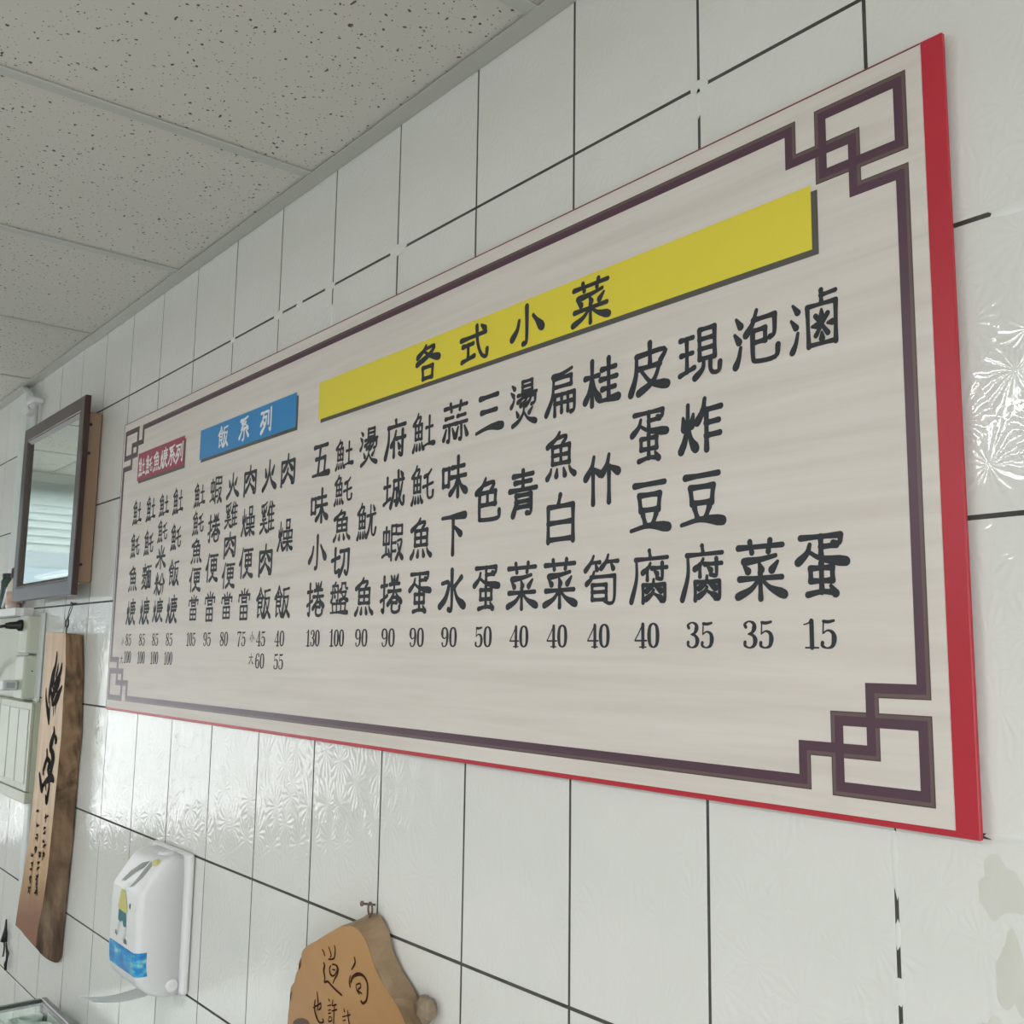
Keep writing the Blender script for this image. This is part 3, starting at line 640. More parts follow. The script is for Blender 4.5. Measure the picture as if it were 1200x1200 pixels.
obj('body', lathe([(.020, 0), (.0215, .004), (.0215, .085), (.017, .095)]), new_mat('green_glass', (.05, .09, .075), .15), jar, smooth=True)
obj('lid', lathe([(.018, .0951), (.0185, .098), (.0185, .108), (.016, .110)]), new_mat('dark_lid', (.03, .035, .035), .4), jar, smooth=True)
tag(obj('paper_tube', tb([(-2.905, -.0385, 1.757), (-2.862, -.0385, 1.806), (-2.855, -.0385, 1.814)], .0055, 10), M['paper'], smooth=True), 'thin white tube leaning between the bottle and the green jar', 'tube')

# ================================================================= wiring boxes, plug and cabinet
def rbox(name, x0, x1, y0, y1, z0, z1, bev, mat, parent=None, seg=3): return obj(name, bx(x0, x1, y0, y1, z0, z1, bev, seg), mat, parent)
ub = empty('socket_box', (-2.64, 0, 1.62), 'upper ivory plastic socket box with the black plug', 'socket box')
world_child(rbox('box_body', -2.688, -2.592, -.041, -.0015, 1.6205, 1.7275, .006, M['ivory'], ub))
world_child(obj('socket', bx(-2.6905, -2.6885, -.032, -.012, 1.645, 1.675, .001), M['white_plastic'], ub))
lb = empty('switch_box', (-2.64, 0, 1.49), 'lower ivory plastic switch box with a single screw hole', 'switch box')
world_child(rbox('box_body', -2.690, -2.596, -.043, -.0015, 1.4945, 1.6155, .006, M['ivory'], lb))
world_child(obj('screw', tb([(-2.598, -.020, 1.572), (-2.5952, -.020, 1.572)], .0022, 8), M['black'], lb))
pg = empty('plugged_cord', (-2.70, -.025, 1.69), 'black moulded plug and cord in the upper socket box', 'cord')
world_child(obj('plug', tb([(-2.655, -.0415, 1.699), (-2.655, -.050, 1.699), (-2.655, -.056, 1.699), (-2.655, -.072, 1.698), (-2.656, -.085, 1.697)], [.0165, .0165, .011, .0105, .008], 12), M['black'], pg, smooth=True))
world_child(obj('cord', tb([(-2.656, -.083, 1.697), (-2.662, -.098, 1.694), (-2.70, -.112, 1.683), (-2.78, -.112, 1.655), (-2.90, -.08, 1.62), (-3.02, -.03, 1.58), (-3.06, -.014, 1.52)], .0046, 10), M['black'], pg, smooth=True))
ad = empty('power_adapter', (-2.74, -.028, 1.53), 'small grey white adapter plugged into the lower switch box', 'adapter')
world_child(obj('body', bx(-2.672, -2.636, -.083, -.0435, 1.518, 1.546, .004, 2), new_mat('grey_white_plastic', (.5, .53, .54), .4), ad))
world_child(obj('label', bx(-2.6365, -2.6356, -.074, -.052, 1.524, 1.540), new_mat('grey_label', (.30, .33, .33), .5), ad))
tag(obj('shaded_tile_sheet', bx(-3.6, -2.694, -.008, -.0015, 1.4945, 1.7275, .001), M['beige']), 'greenish beige sheet standing in for shaded tiles under the shelf', 'board')  # flat sheet over a tile row; shade of shelf and box is in its colour
cb = empty('wall_cabinet', (-2.8, 0, 1.21), 'shallow greenish beige wall cabinet with grooved doors below the switch box', 'cabinet')
world_child(obj('carcass', bx(-3.60, -2.545, -.018, -.0015, 1.222, 1.489, .001), M['beige'], cb))
for x0, x1 in ((-3.20, -2.892), (-2.888, -2.548)):
    bm = bmesh.new(); box(bm, x0, x1, -.026, -.0181, 1.250, 1.487, .0015)
    d = world_child(obj('door', bm, M['beige'], cb))
    bm = bmesh.new(); n_ = 3; ww = (x1-x0-.03)/n_
    for k in range(n_): box(bm, x0+.015+k*ww, x0+.015+(k+1)*ww-.006, -.0275, -.0262, 1.268, 1.468, .001)
    o = obj('door_rib', bm, M['ivory'], d)
world_child(obj('bottom_rail', bx(-3.60, -2.540, -.029, -.0015, 1.219, 1.248, .002), M['beige'], cb))

# ================================================================= tall hanging plaque
D = {"le_frontR":[[-0.7925,1.263],[-0.7754,1.2618],[-0.76,1.2559],[-0.7477,1.2446],[-0.7338,1.2283],[-0.7202,1.2154],[-0.7024,1.2039],[-0.6851,1.1957],[-0.6697,1.1873],[-0.6542,1.1735]],"le_backR":[[-0.8202,1.2667],[-0.8,1.2741],[-0.7815,1.2742],[-0.7677,1.2643],[-0.7557,1.255],[-0.7483,1.2366],[-0.7315,1.2206],[-0.7154,1.2097],[-0.6888,1.1953],[-0.6652,1.1626]],"le_left":[[-0.8234,1.2562],[-0.8442,1.2459],[-0.8654,1.2355],[-0.8906,1.2223],[-0.9128,1.2122],[-0.9258,1.204],[-0.9311,1.1975],[-0.9314,1.1911],[-0.9408,1.181],[-0.9388,1.1769],[-0.9324,1.1761],[-0.9445,1.1684],[-0.9469,1.1598],[-0.9501,1.151],[-0.9592,1.1443],[-0.9611,1.1384],[-0.9558,1.1343],[-0.9602,1.1207],[-0.9648,1.1087],[-0.9654,1.0894]],"le_knot":[[-0.6375,1.1907]],"le_nail":[[-0.7923,1.2908],[-0.7656,1.295],[-0.7715,1.2821],[-0.7736,1.2742]],"le_ink":[[[[-0.8703,1.2154],[-0.8656,1.2129],[-0.8631,1.2092]],0.00125],[[[-0.8524,1.2227],[-0.8476,1.2178],[-0.8444,1.2133],[-0.847,1.2102]],0.00125],[[[-0.8365,1.2279],[-0.8336,1.2226],[-0.8353,1.2128],[-0.8404,1.2091],[-0.8511,1.2067]],0.0015],[[[-0.8644,1.1985],[-0.862,1.1956],[-0.8636,1.1883],[-0.8601,1.1806],[-0.8602,1.1737],[-0.8542,1.176],[-0.8488,1.1764],[-0.834,1.1724],[-0.8125,1.1685]],0.002],[[[-0.8441,1.1997],[-0.8479,1.1937],[-0.8439,1.1878],[-0.8352,1.1882],[-0.827,1.1969],[-0.8292,1.2031],[-0.8399,1.2024]],0.0015],[[[-0.8275,1.2035],[-0.8236,1.1994],[-0.8263,1.192],[-0.8331,1.1836],[-0.8363,1.1786]],0.0015],[[[-0.8394,1.1957],[-0.8323,1.1965]],0.00125],[[[-0.7822,1.2247],[-0.7791,1.2196],[-0.7821,1.214],[-0.7878,1.2077]],0.0015],[[[-0.7906,1.1988],[-0.7928,1.1916],[-0.7903,1.1848]],0.0015],[[[-0.7883,1.1911],[-0.7838,1.1988],[-0.7708,1.2055],[-0.7576,1.2066],[-0.7474,1.201],[-0.7451,1.1902],[-0.7475,1.1783],[-0.7553,1.1723],[-0.7603,1.1735]],0.00225],[[[-0.7748,1.191],[-0.7727,1.185],[-0.7658,1.1818]],0.00125],[[[-0.7748,1.191],[-0.7651,1.195],[-0.7631,1.1906],[-0.7694,1.1858],[-0.7593,1.1835]],0.00125],[[[-0.8803,1.1558],[-0.8779,1.1487],[-0.8759,1.1389],[-0.8776,1.1316]],0.00125],[[[-0.8896,1.1319],[-0.8806,1.1368],[-0.8681,1.1434]],0.00125],[[[-0.8849,1.1435],[-0.8858,1.1312],[-0.8794,1.1225],[-0.8697,1.1174],[-0.8589,1.1212],[-0.861,1.124]],0.00175],[[[-0.8681,1.1434],[-0.8676,1.1376],[-0.8729,1.1337]],0.00125],[[[-0.8471,1.1548],[-0.844,1.153]],0.00125],[[[-0.8492,1.1449],[-0.8401,1.1484]],0.001],[[[-0.8466,1.1397],[-0.8403,1.1421]],0.001],[[[-0.8463,1.1355],[-0.84,1.138]],0.001],[[[-0.8435,1.132],[-0.8448,1.1258],[-0.8361,1.129],[-0.8374,1.1328],[-0.8435,1.132]],0.001],[[[-0.8346,1.1562],[-0.8365,1.149]],0.00125],[[[-0.8358,1.1484],[-0.8254,1.1527]],0.00125],[[[-0.8306,1.1514],[-0.8306,1.1271]],0.00125],[[[-0.836,1.1416],[-0.8242,1.1463]],0.00125],[[[-0.8044,1.1523],[-0.8021,1.1496]],0.00125],[[[-0.8071,1.1417],[-0.8004,1.1443]],0.001],[[[-0.7942,1.1533],[-0.7918,1.1441],[-0.7889,1.1372]],0.00125],[[[-0.7984,1.1448],[-0.7871,1.1495]],0.001],[[[-0.805,1.1373],[-0.7994,1.1396]],0.001]],"le_stain":[[-0.949,1.0939],[-0.9455,1.0996],[-0.9342,1.1058],[-0.9188,1.1103],[-0.9034,1.1109],[-0.8974,1.1078]],"tp_ink":[[[[-2.28,1.6248],[-2.2788,1.6135],[-2.2843,1.5909],[-2.2965,1.5706],[-2.3081,1.5478],[-2.3191,1.5223],[-2.3192,1.4997]],[0.0054,0.0081,0.0108,0.018,0.0162,0.0126,0.0054]],[[[-2.2312,1.5955],[-2.2345,1.5819],[-2.244,1.5694],[-2.2628,1.559],[-2.2855,1.5459]],[0.0072,0.0108,0.0108,0.0072,0.0045]],[[[-2.2622,1.5963],[-2.2643,1.5813],[-2.2717,1.5662]],[0.0045,0.0072,0.0072]],[[[-2.2369,1.5585],[-2.2511,1.547],[-2.2699,1.5365],[-2.2796,1.5238],[-2.2931,1.5083]],[0.0063,0.0144,0.0162,0.0144,0.009]],[[[-2.2157,1.5419],[-2.2297,1.5305],[-2.2471,1.5151],[-2.2616,1.5047],[-2.2805,1.494]],[0.0054,0.0108,0.0162,0.0144,0.0054]],[[[-2.3136,1.5351],[-2.3008,1.5205],[-2.2887,1.5085],[-2.2892,1.4936]],[0.0054,0.0108,0.0126,0.0054]],[[[-2.3517,1.5325],[-2.3476,1.5111],[-2.3325,1.4891],[-2.3165,1.4699],[-2.3052,1.4481]],[0.0036,0.0072,0.0108,0.0144,0.0072]],[[[-2.3086,1.5002],[-2.3077,1.4803],[-2.3061,1.458]],[0.0036,0.0054,0.009]],[[[-2.2488,1.5052],[-2.2571,1.4877],[-2.2575,1.473]],[0.0036,0.0036,0.0018]],[[[-2.2768,1.4966],[-2.2729,1.482],[-2.2716,1.4673]],[0.0036,0.0036,0.0018]],[[[-2.2888,1.5583],[-2.2942,1.5457],[-2.2859,1.531],[-2.2558,1.532]],[0.0072,0.0054,0.0054,0.009]],[[[-2.2576,1.4407],[-2.2524,1.4276],[-2.2624,1.4099],[-2.2725,1.3921],[-2.2633,1.3806],[-2.2535,1.3669]],[0.0036,0.0081,0.0126,0.0144,0.009,0.0072]],[[[-2.2386,1.4176],[-2.2306,1.4097],[-2.2352,1.4046]],[0.0072,0.009,0.0054]],[[[-2.3027,1.38],[-2.2981,1.3631],[-2.3109,1.3449],[-2.322,1.3266],[-2.3148,1.3199]],[0.0063,0.0081,0.009,0.0072,0.0036]],[[[-2.2573,1.3811],[-2.2451,1.3676],[-2.2519,1.3477],[-2.2578,1.3278],[-2.2654,1.3078]],[0.009,0.0144,0.0126,0.0108,0.0072]],[[[-2.2881,1.3591],[-2.2684,1.3511],[-2.2817,1.3353],[-2.265,1.3223]],[0.0072,0.009,0.009,0.0072]],[[[-2.3532,1.3175],[-2.3392,1.3003],[-2.3223,1.2824],[-2.3128,1.2932],[-2.2831,1.3084],[-2.2465,1.3181],[-2.2283,1.3139]],[0.0054,0.009,0.0108,0.0072,0.009,0.0108,0.0072]],[[[-2.265,1.3126],[-2.2616,1.2937],[-2.2667,1.2739],[-2.2739,1.2587],[-2.2863,1.2717]],[0.0072,0.0072,0.009,0.0108,0.0036]],[[[-2.2941,1.3],[-2.2859,1.2863]],[0.0054,0.0036]],[[[-2.3476,1.2282],[-2.3487,1.225]],[0.0027,0.00234]],[[[-2.3547,1.2253],[-2.3412,1.2283]],[0.0027,0.00234]],[[[-2.3385,1.2285],[-2.3385,1.2251]],[0.0027,0.00234]],[[[-2.3431,1.1956],[-2.3449,1.1902]],[0.0027,0.00234]],[[[-2.3356,1.1919],[-2.3229,1.1939]],[0.0027,0.00234]],[[[-2.3399,1.1926],[-2.338,1.1879]],[0.0027,0.00234]],[[[-2.3289,1.1712],[-2.3281,1.167]],[0.0027,0.00234]],[[[-2.3397,1.1691],[-2.3292,1.1707]],[0.0027,0.00234]],[[[-2.3265,1.1665],[-2.3265,1.1631]],[0.0027,0.00234]],[[[-2.3316,1.1611],[-2.3288,1.1566]],[0.0027,0.00234]],[[[-2.3434,1.1605],[-2.3321,1.1628]],[0.0027,0.00234]],[[[-2.3446,1.161],[-2.3428,1.1585]],[0.0027,0.00234]],[[[-2.3431,1.1361],[-2.3448,1.1318]],[0.0027,0.00234]],[[[-2.3413,1.1382],[-2.3272,1.1406]],[0.0027,0.00234]],[[[-2.3378,1.1396],[-2.3371,1.1364]],[0.0027,0.00234]],[[[-2.3383,1.1294],[-2.3397,1.1251]],[0.0027,0.00234]],[[[-2.3351,1.1341],[-2.3277,1.1356]],[0.0027,0.00234]],[[[-2.3318,1.1313],[-2.3339,1.1275]],[0.0027,0.00234]],[[[-2.2689,1.2257],[-2.272,1.2209]],[0.0027,0.00234]],[[[-2.2611,1.2235],[-2.2496,1.2265]],[0.0027,0.00234]],[[[-2.2717,1.2265],[-2.2684,1.2223]],[0.0027,0.00234]],[[[-2.2679,1.2146],[-2.267,1.21]],[0.0027,0.00234]],[[[-2.2757,1.2185],[-2.2658,1.22]],[0.0027,0.00234]],[[[-2.2683,1.2144],[-2.2699,1.2116]],[0.0027,0.00234]],[[[-2.2767,1.1942],[-2.2749,1.1909]],[0.0027,0.00234]],[[[-2.2774,1.1945],[-2.264,1.197]],[0.0027,0.00234]],[[[-2.2742,1.1952],[-2.2776,1.1917]],[0.0027,0.00234]],[[[-2.2678,1.1874],[-2.2711,1.1831]],[0.0027,0.00234]],[[[-2.2778,1.1805],[-2.2703,1.1824]],[0.0027,0.00234]],[[[-2.2658,1.186],[-2.2626,1.1826]],[0.0027,0.00234]],[[[-2.2722,1.1641],[-2.2756,1.16]],[0.0027,0.00234]],[[[-2.2759,1.1605],[-2.2635,1.1631]],[0.0027,0.00234]],[[[-2.2759,1.1646],[-2.278,1.1612]],[0.0027,0.00234]],[[[-2.2713,1.1516],[-2.2742,1.1485]],[0.0027,0.00234]],[[[-2.2653,1.1545],[-2.2519,1.1571]],[0.0027,0.00234]],[[[-2.261,1.1545],[-2.2589,1.1503]],[0.0027,0.00234]],[[[-2.2694,1.1392],[-2.2713,1.1341]],[0.0027,0.00234]],[[[-2.2661,1.1344],[-2.2572,1.1368]],[0.0027,0.00234]],[[[-2.2636,1.1365],[-2.2616,1.1329]],[0.0027,0.00234]],[[[-2.2686,1.1243],[-2.27,1.1191]],[0.0027,0.00234]],[[[-2.2693,1.1281],[-2.2563,1.1316]],[0.0027,0.00234]],[[[-2.2694,1.1283],[-2.2671,1.1257]],[0.0027,0.00234]],[[[-2.2914,1.1305],[-2.2948,1.127]],[0.0027,0.00234]],[[[-2.3016,1.1296],[-2.2899,1.1329]],[0.0027,0.00234]],[[[-2.3048,1.1328],[-2.3023,1.1306]],[0.0027,0.00234]],[[[-2.2968,1.1268],[-2.2945,1.1225]],[0.0027,0.00234]],[[[-2.3006,1.1234],[-2.2876,1.1257]],[0.0027,0.00234]],[[[-2.2997,1.125],[-2.2969,1.1208]],[0.0027,0.00234]],[[[-2.3029,1.107],[-2.3066,1.1037]],[0.0027,0.00234]],[[[-2.3056,1.1068],[-2.2929,1.1098]],[0.0027,0.00234]],[[[-2.3086,1.1072],[-2.3068,1.1035]],[0.0027,0.00234]],[[[-2.3087,1.0911],[-2.3068,1.0886]],[0.0027,0.00234]],[[[-2.3054,1.0946],[-2.2931,1.0971]],[0.0027,0.00234]],[[[-2.3056,1.0939],[-2.3028,1.0915]],[0.0027,0.00234]],[[[-2.3095,1.0746],[-2.3069,1.0711]],[0.0027,0.00234]],[[[-2.3085,1.0732],[-2.2962,1.0754]],[0.0027,0.00234]],[[[-2.2978,1.0793],[-2.299,1.0744]],[0.0027,0.00234]],[[[-2.3034,1.0632],[-2.3056,1.058]],[0.0027,0.00234]],[[[-2.3132,1.0657],[-2.3029,1.068]],[0.0027,0.00234]],[[[-2.3013,1.0629],[-2.3003,1.0605]],[0.0027,0.00234]],[[[-2.3045,1.0517],[-2.3045,1.0473]],[0.0027,0.00234]],[[[-2.3071,1.0543],[-2.2988,1.0571]],[0.0027,0.00234]],[[[-2.3034,1.0505],[-2.3,1.0469]],[0.0027,0.00234]],[[[-2.2981,1.0428],[-2.2993,1.0377]],[0.0027,0.00234]],[[[-2.3056,1.0395],[-2.2969,1.0425]],[0.0027,0.00234]],[[[-2.2963,1.0431],[-2.2971,1.04]],[0.0027,0.00234]],[[[-2.2967,1.035],[-2.296,1.0323]],[0.0027,0.00234]],[[[-2.3129,1.0335],[-2.3004,1.036]],[0.0027,0.00234]],[[[-2.2946,1.0353],[-2.2943,1.0319]],[0.0027,0.00234]],[[[-2.3558,1.1196],[-2.3563,1.1144]],[0.0027,0.00234]],[[[-2.367,1.1141],[-2.3576,1.1161]],[0.0027,0.00234]],[[[-2.366,1.1185],[-2.3626,1.1142]],[0.0027,0.00234]],[[[-2.3532,1.0955],[-2.3503,1.093]],[0.0027,0.00234]],[[[-2.3622,1.0961],[-2.3513,1.0994]],[0.0027,0.00234]],[[[-2.3536,1.0944],[-2.3563,1.0896]],[0.0027,0.00234]],[[[-2.357,1.0838],[-2.356,1.0792]],[0.0027,0.00234]],[[[-2.3678,1.0809],[-2.3579,1.0835]],[0.0027,0.00234]],[[[-2.3534,1.0847],[-2.355,1.0812]],[0.0027,0.00234]],[[[-2.3627,1.0607],[-2.3589,1.0564]],[0.0027,0.00234]],[[[-2.3667,1.0615],[-2.3537,1.0642]],[0.0027,0.00234]],[[[-2.3624,1.0648],[-2.3647,1.0603]],[0.0027,0.00234]],[[[-2.3607,1.0546],[-2.3614,1.0493]],[0.0027,0.00234]],[[[-2.3675,1.0564],[-2.3603,1.0592]],[0.0027,0.00234]],[[[-2.3552,1.0535],[-2.3547,1.0502]],[0.0027,0.00234]],[[[-2.3705,1.0388],[-2.3723,1.0334]],[0.0027,0.00234]],[[[-2.3609,1.0371],[-2.3527,1.0389]],[0.0027,0.00234]],[[[-2.3657,1.0351],[-2.368,1.03]],[0.0027,0.00234]],[[[-2.3604,1.0272],[-2.3574,1.0245]],[0.0027,0.00234]],[[[-2.3686,1.0283],[-2.3607,1.0298]],[0.0027,0.00234]],[[[-2.3673,1.0288],[-2.3702,1.023]],[0.0027,0.00234]]],"tp_L":[[-2.394,1.6774],[-2.386,1.5908],[-2.3855,1.5028],[-2.3928,1.4152],[-2.3922,1.3287],[-2.3995,1.2421],[-2.4067,1.156],[-2.4296,1.0677],[-2.4508,1.0005],[-2.4703,0.927]],"tp_R":[[-2.2188,1.6738],[-2.1987,1.5938],[-2.199,1.5106],[-2.1923,1.4285],[-2.1996,1.3463],[-2.2069,1.2645],[-2.2142,1.183],[-2.2214,1.1019],[-2.2426,1.0185],[-2.2693,0.9536]],"tp_bot":[[-2.4703,0.927],[-2.3935,0.9218],[-2.3355,0.9156],[-2.2894,0.9175]],"tp_B":[[-2.2208,1.6705],[-2.196,1.5941],[-2.1834,1.5106],[-2.1709,1.4284],[-2.1787,1.3458],[-2.1797,1.2644],[-2.1807,1.1836],[-2.1883,1.1024],[-2.1959,1.0216],[-2.2035,0.9411]],"tp_botB":[[-2.2505,0.8905],[-2.2028,0.9267],[-2.3379,0.8831]],"tp_ring":[[-2.2785,1.7006]],"tp_nail":[[-2.3167,1.7506]],"frame_in":[[-2.6684,2.2317],[-2.2149,2.2432],[-2.6486,1.8119],[-2.1987,1.8071]],"frame_in2":[[-2.7026,2.2383],[-2.2091,2.2489],[-2.7106,1.8011],[-2.1919,1.794]]}
tp = empty('tall_plaque', (-2.30, 0, 1.675), 'tall bark-edged wooden plaque with brushed black calligraphy hanging by wire', 'plaque')
Lp, Rp, Bp = D['tp_L'], D['tp_R'], D['tp_B']
FYP, BYP = -.045, -.003
bm = bmesh.new()
rn = random.Random(5)
def resample(p, n):
    out = []
    for i in range(n):
        t_ = i/(n-1)*(len(p)-1); k = min(int(t_), len(p)-2); f = t_-k
        out.append((p[k][0]*(1-f)+p[k+1][0]*f, p[k][1]*(1-f)+p[k+1][1]*f))
    return out
NN = 40
Lr, Rr, Br = resample(Lp, NN), resample(Rp, NN), resample(Bp, NN)
botL = [(-2.4703, .927), (-2.445, .9262), (-2.3935, .9218), (-2.352, .917), (-2.3355, .9156), (-2.305, .9165), (-2.2693, .9536)]
front = []; side_rows = []
for i in range(NN):
    l, r, b = Lr[i], Rr[i], Br[i]
    row = [(l[0]+.004, BYP, l[1])]
    row += [(l[0]-.002, (FYP+BYP)/2, l[1]), (l[0], FYP, l[1])]
    for f in (.25, .5, .75): row.append((l[0]*(1-f)+r[0]*f, FYP, l[1]*(1-f)+r[1]*f))
    row.append((r[0], FYP, r[1]))
    for f in (.15, .35, .55, .75, .9):
        j = rn.uniform(-.003, .004)+.007*math.sin(math.pi*f)
        row.append((r[0]*(1-f)+b[0]*f+j, FYP*(1-f)+BYP*f, r[1]*(1-f)+b[1]*f))
    row.append((b[0], BYP, b[1])); side_rows.append(row)
# slanted sawn foot
foot = []
base = side_rows[-1]
drop = [-.004, -.004, 0, -.003, -.007, -.012, -.036, -.045, -.052, -.058, -.062, -.060, -.050]
foot_z = [.930, .928, .926, .923, .918, .914, .914, .902, .893, .887, .884, .886, .895]
side_rows.append([(x-(.0 if k < 6 else .004), y, min(foot_z[k], z-.003)) for k, (x, y, z) in enumerate(base)])
vr = [[bm.verts.new(p) for p in row] for row in side_rows]
nc = len(vr[0])
for i in range(len(vr)-1):
    for k in range(nc-1):
        f = bm.faces.new((vr[i][k], vr[i+1][k], vr[i+1][k+1], vr[i][k+1]))
        f.material_index = 0 if 2 <= k < 6 else 1
bm.faces.new(vr[0]).material_index = 1
bm.faces.new(vr[-1][::-1]).material_index = 2
bm.faces.new([vr[i][0] for i in range(len(vr))][::-1]+[vr[i][-1] for i in range(len(vr))]).material_index = 1
world_child(obj('plank', bm, [M['pface'], M['bark'], M['bark_foot']], tp))
def catm(pts, ws, m=4):
    q = [(p[0], p[1], ws[min(i, len(ws)-1)]) for i, p in enumerate(pts)]
    if len(q) == 2: q = [q[0], tuple((a+b)/2 for a, b in zip(*q)), q[1]]
    sm = []
    for a in range(len(q)-1):
        P_ = [q[max(a-1, 0)], q[a], q[a+1], q[min(a+2, len(q)-1)]]
        for t_ in [k/m for k in range(m+(a == len(q)-2))]:
            sm.append(tuple(.5*(2*P_[1][e]+(P_[2][e]-P_[0][e])*t_+(2*P_[0][e]-5*P_[1][e]+4*P_[2][e]-P_[3][e])*t_*t_+(3*P_[1][e]-P_[0][e]-3*P_[2][e]+P_[3][e])*t_**3) for e in (0, 1, 2)))
    return sm
def brushed(strokes, idx, y, mat, parent, scale=1):
    ps = []
    for k in idx:
        pts, ws = strokes[k]; ps += ribbon([(p, q, max(c*scale, .0006)) for p, q, c in catm(pts, ws)], y-.0004-k*1.5e-5)
    world_child(flat('brushed_character', face_front(ps), mat, parent))
ti = D['tp_ink']
brushed(ti, range(0, 11), FYP, M['brush'], tp, .8); brushed(ti, range(11, 19), FYP, M['brush'], tp, .98)
for k in range(19, len(ti), 3): brushed(ti, range(k, min(k+3, len(ti))), FYP, M['brush'], tp)
bm = bmesh.new()
ring = [(-2.2885+.0115*math.cos(a), -.024, 1.7005+.0115*math.sin(a)) for a in [2*math.pi*k/20 for k in range(20)]]
tube(bm, ring, .0022, 8, True); tube(bm, [(-2.2885, -.024, 1.690), (-2.2885, -.024, 1.668)], .0018, 8)
world_child(obj('eye_ring', bm, M['steel'], tp, smooth=True))
bm = bmesh.new()
tube(bm, [(-2.2885, -.024, 1.712), (-2.296, -.018, 1.735), (-2.306, -.010, 1.7515)], .0011, 6); tube(bm, [(-2.2885, -.022, 1.712), (-2.288, -.014, 1.740), (-2.300, -.009, 1.7525)], .0011, 6)
world_child(obj('hanging_wire', bm, M['steel'], tp, smooth=True))
tag(obj('nail', tb([(-2.303, .004, 1.752), (-2.303, -.012, 1.752), (-2.303, -.0125, 1.752), (-2.303, -.0140, 1.752)], [.0022, .0022, .005, .005], 10), M['rust']), 'dark nail in the tile joint holding the tall plaque', 'nail')

# ================================================================= live-edge plaque at the bottom
lp = empty('live_edge_plaque', (-.80, 0, 1.26), 'orange varnished live-edge wooden plaque with brown brushed characters at bottom centre', 'plaque')
fr, br, lf = D['le_frontR'], D['le_backR'], D['le_left']
frs, brs = resample(fr, 22), resample(br, 22); lfs = resample(lf, 26)
dx = fr[-1][0]-fr[-4][0]; 
frs += [(frs[-1][0]+.015, frs[-1][1]-.04), (frs[-1][0]+.03, frs[-1][1]-.12), (frs[-1][0]+.01, frs[-1][1]-.25), (frs[-1][0]-.05, frs[-1][1]-.33)]
brs += [(brs[-1][0]+.008, brs[-1][1]-.04), (brs[-1][0]+.025, brs[-1][1]-.12), (brs[-1][0]+.010, brs[-1][1]-.25), (brs[-1][0]-.04, brs[-1][1]-.35)]
lfs += [(lfs[-1][0]-.004, lfs[-1][1]-.05), (lfs[-1][0]-.002, lfs[-1][1]-.12), (lfs[-1][0]+.02, lfs[-1][1]-.24), (lfs[-1][0]+.07, lfs[-1][1]-.32)]
FL, BL_ = -.045, -.006
bm = bmesh.new(); rows = []
for f, y in ((0, FL), (.12, FL+.002), (.4, FL+.014), (.7, FL+.026), (.9, FL+.036), (1, BL_)):
    row = []
    for i, (a, b) in enumerate(zip(frs, brs)):
        j = 0 if f in (0, 1) else rn.uniform(-.0012, .0012)
        row.append(bm.verts.new((a[0]*(1-f)+b[0]*f+j, y, a[1]*(1-f)+b[1]*f+j)))
    rows.append(row)
lrows = []
for f, y in ((0, FL), (.3, FL+.004), (1, BL_)):
    lrows.append([bm.verts.new((p[0]+(.0 if f == 0 else .001 if f < 1 else .010), y, p[1]-(0 if i else 0))) for i, p in enumerate(lfs)])
for A, B in zip(rows, rows[1:]):
    for k in range(len(A)-1): bm.faces.new((A[k], A[k+1], B[k+1], B[k])).material_index = 1
for A, B in zip(lrows, lrows[1:]):
    for k in range(len(A)-1): bm.faces.new((A[k], B[k], B[k+1], A[k+1])).material_index = 0
fl = rows[0]+lrows[0][::-1]; f_ = bm.faces.new(fl); f_.material_index = 0
bm.faces.new(rows[-1][::-1]+lrows[-1]).material_index = 1
bm.faces.new([r[0] for r in rows]+[r[0] for r in lrows][::-1]).material_index = 1
bm.faces.new([r[-1] for r in rows][::-1]+[r[-1] for r in lrows]).material_index = 1
bmesh.ops.triangulate(bm, faces=[f_])
world_child(obj('slab', bm, [M['lface'], M['ledge']], lp))
kx, kz = -0.6517, 1.1851; bm = bmesh.new(); bmesh.ops.create_icosphere(bm, subdivisions=3, radius=.0165)
for v in bm.verts:
    n_ = v.co.normalized(); v.co *= 1+.16*math.sin(n_.x*7+1)*math.sin(n_.z*6)+rn.uniform(-.04, .04); v.co.y *= .8
    if n_.y < -.55: v.co *= .82
    v.co += Vector((kx-.002, -.0150, kz))
world_child(obj('knot', bm, M['knot'], lp, smooth=True))
li = [(p, [w_*.7, w_, w_*1.1, w_*.8]) for p, w_ in D['le_ink']]
for r_ in (range(0, 7), range(7, 12), range(12, 16), range(16, 25), range(25, len(li))): brushed(li, r_, FL, M['brush2'], lp)
world_child(flat('wood_stain', face_front([[(x, FL-.0003, z) for x, z in D['le_stain']]]), M['stain'], lp))
bm = bmesh.new()
tube(bm, [(-.7925+.0052*math.cos(a), -.016, 1.2815+.0085*math.sin(a)) for a in [2*math.pi*k/16 for k in range(16)]], .0016, 8, True)
tube(bm, [(-.7925, -.016, 1.273), (-.791, -.018, 1.258)], .0017, 8)
world_child(obj('eye_ring', bm, M['rust'], lp, smooth=True))
tag(obj('nail', tb([(-.805, .0, 1.2825), (-.803, -.022, 1.2875), (-.803, -.0223, 1.2876), (-.8028, -.0240, 1.288)], [.0016, .0016, .0038, .0038], 10), M['rust']), 'rusty nail holding the orange live-edge plaque', 'nail')

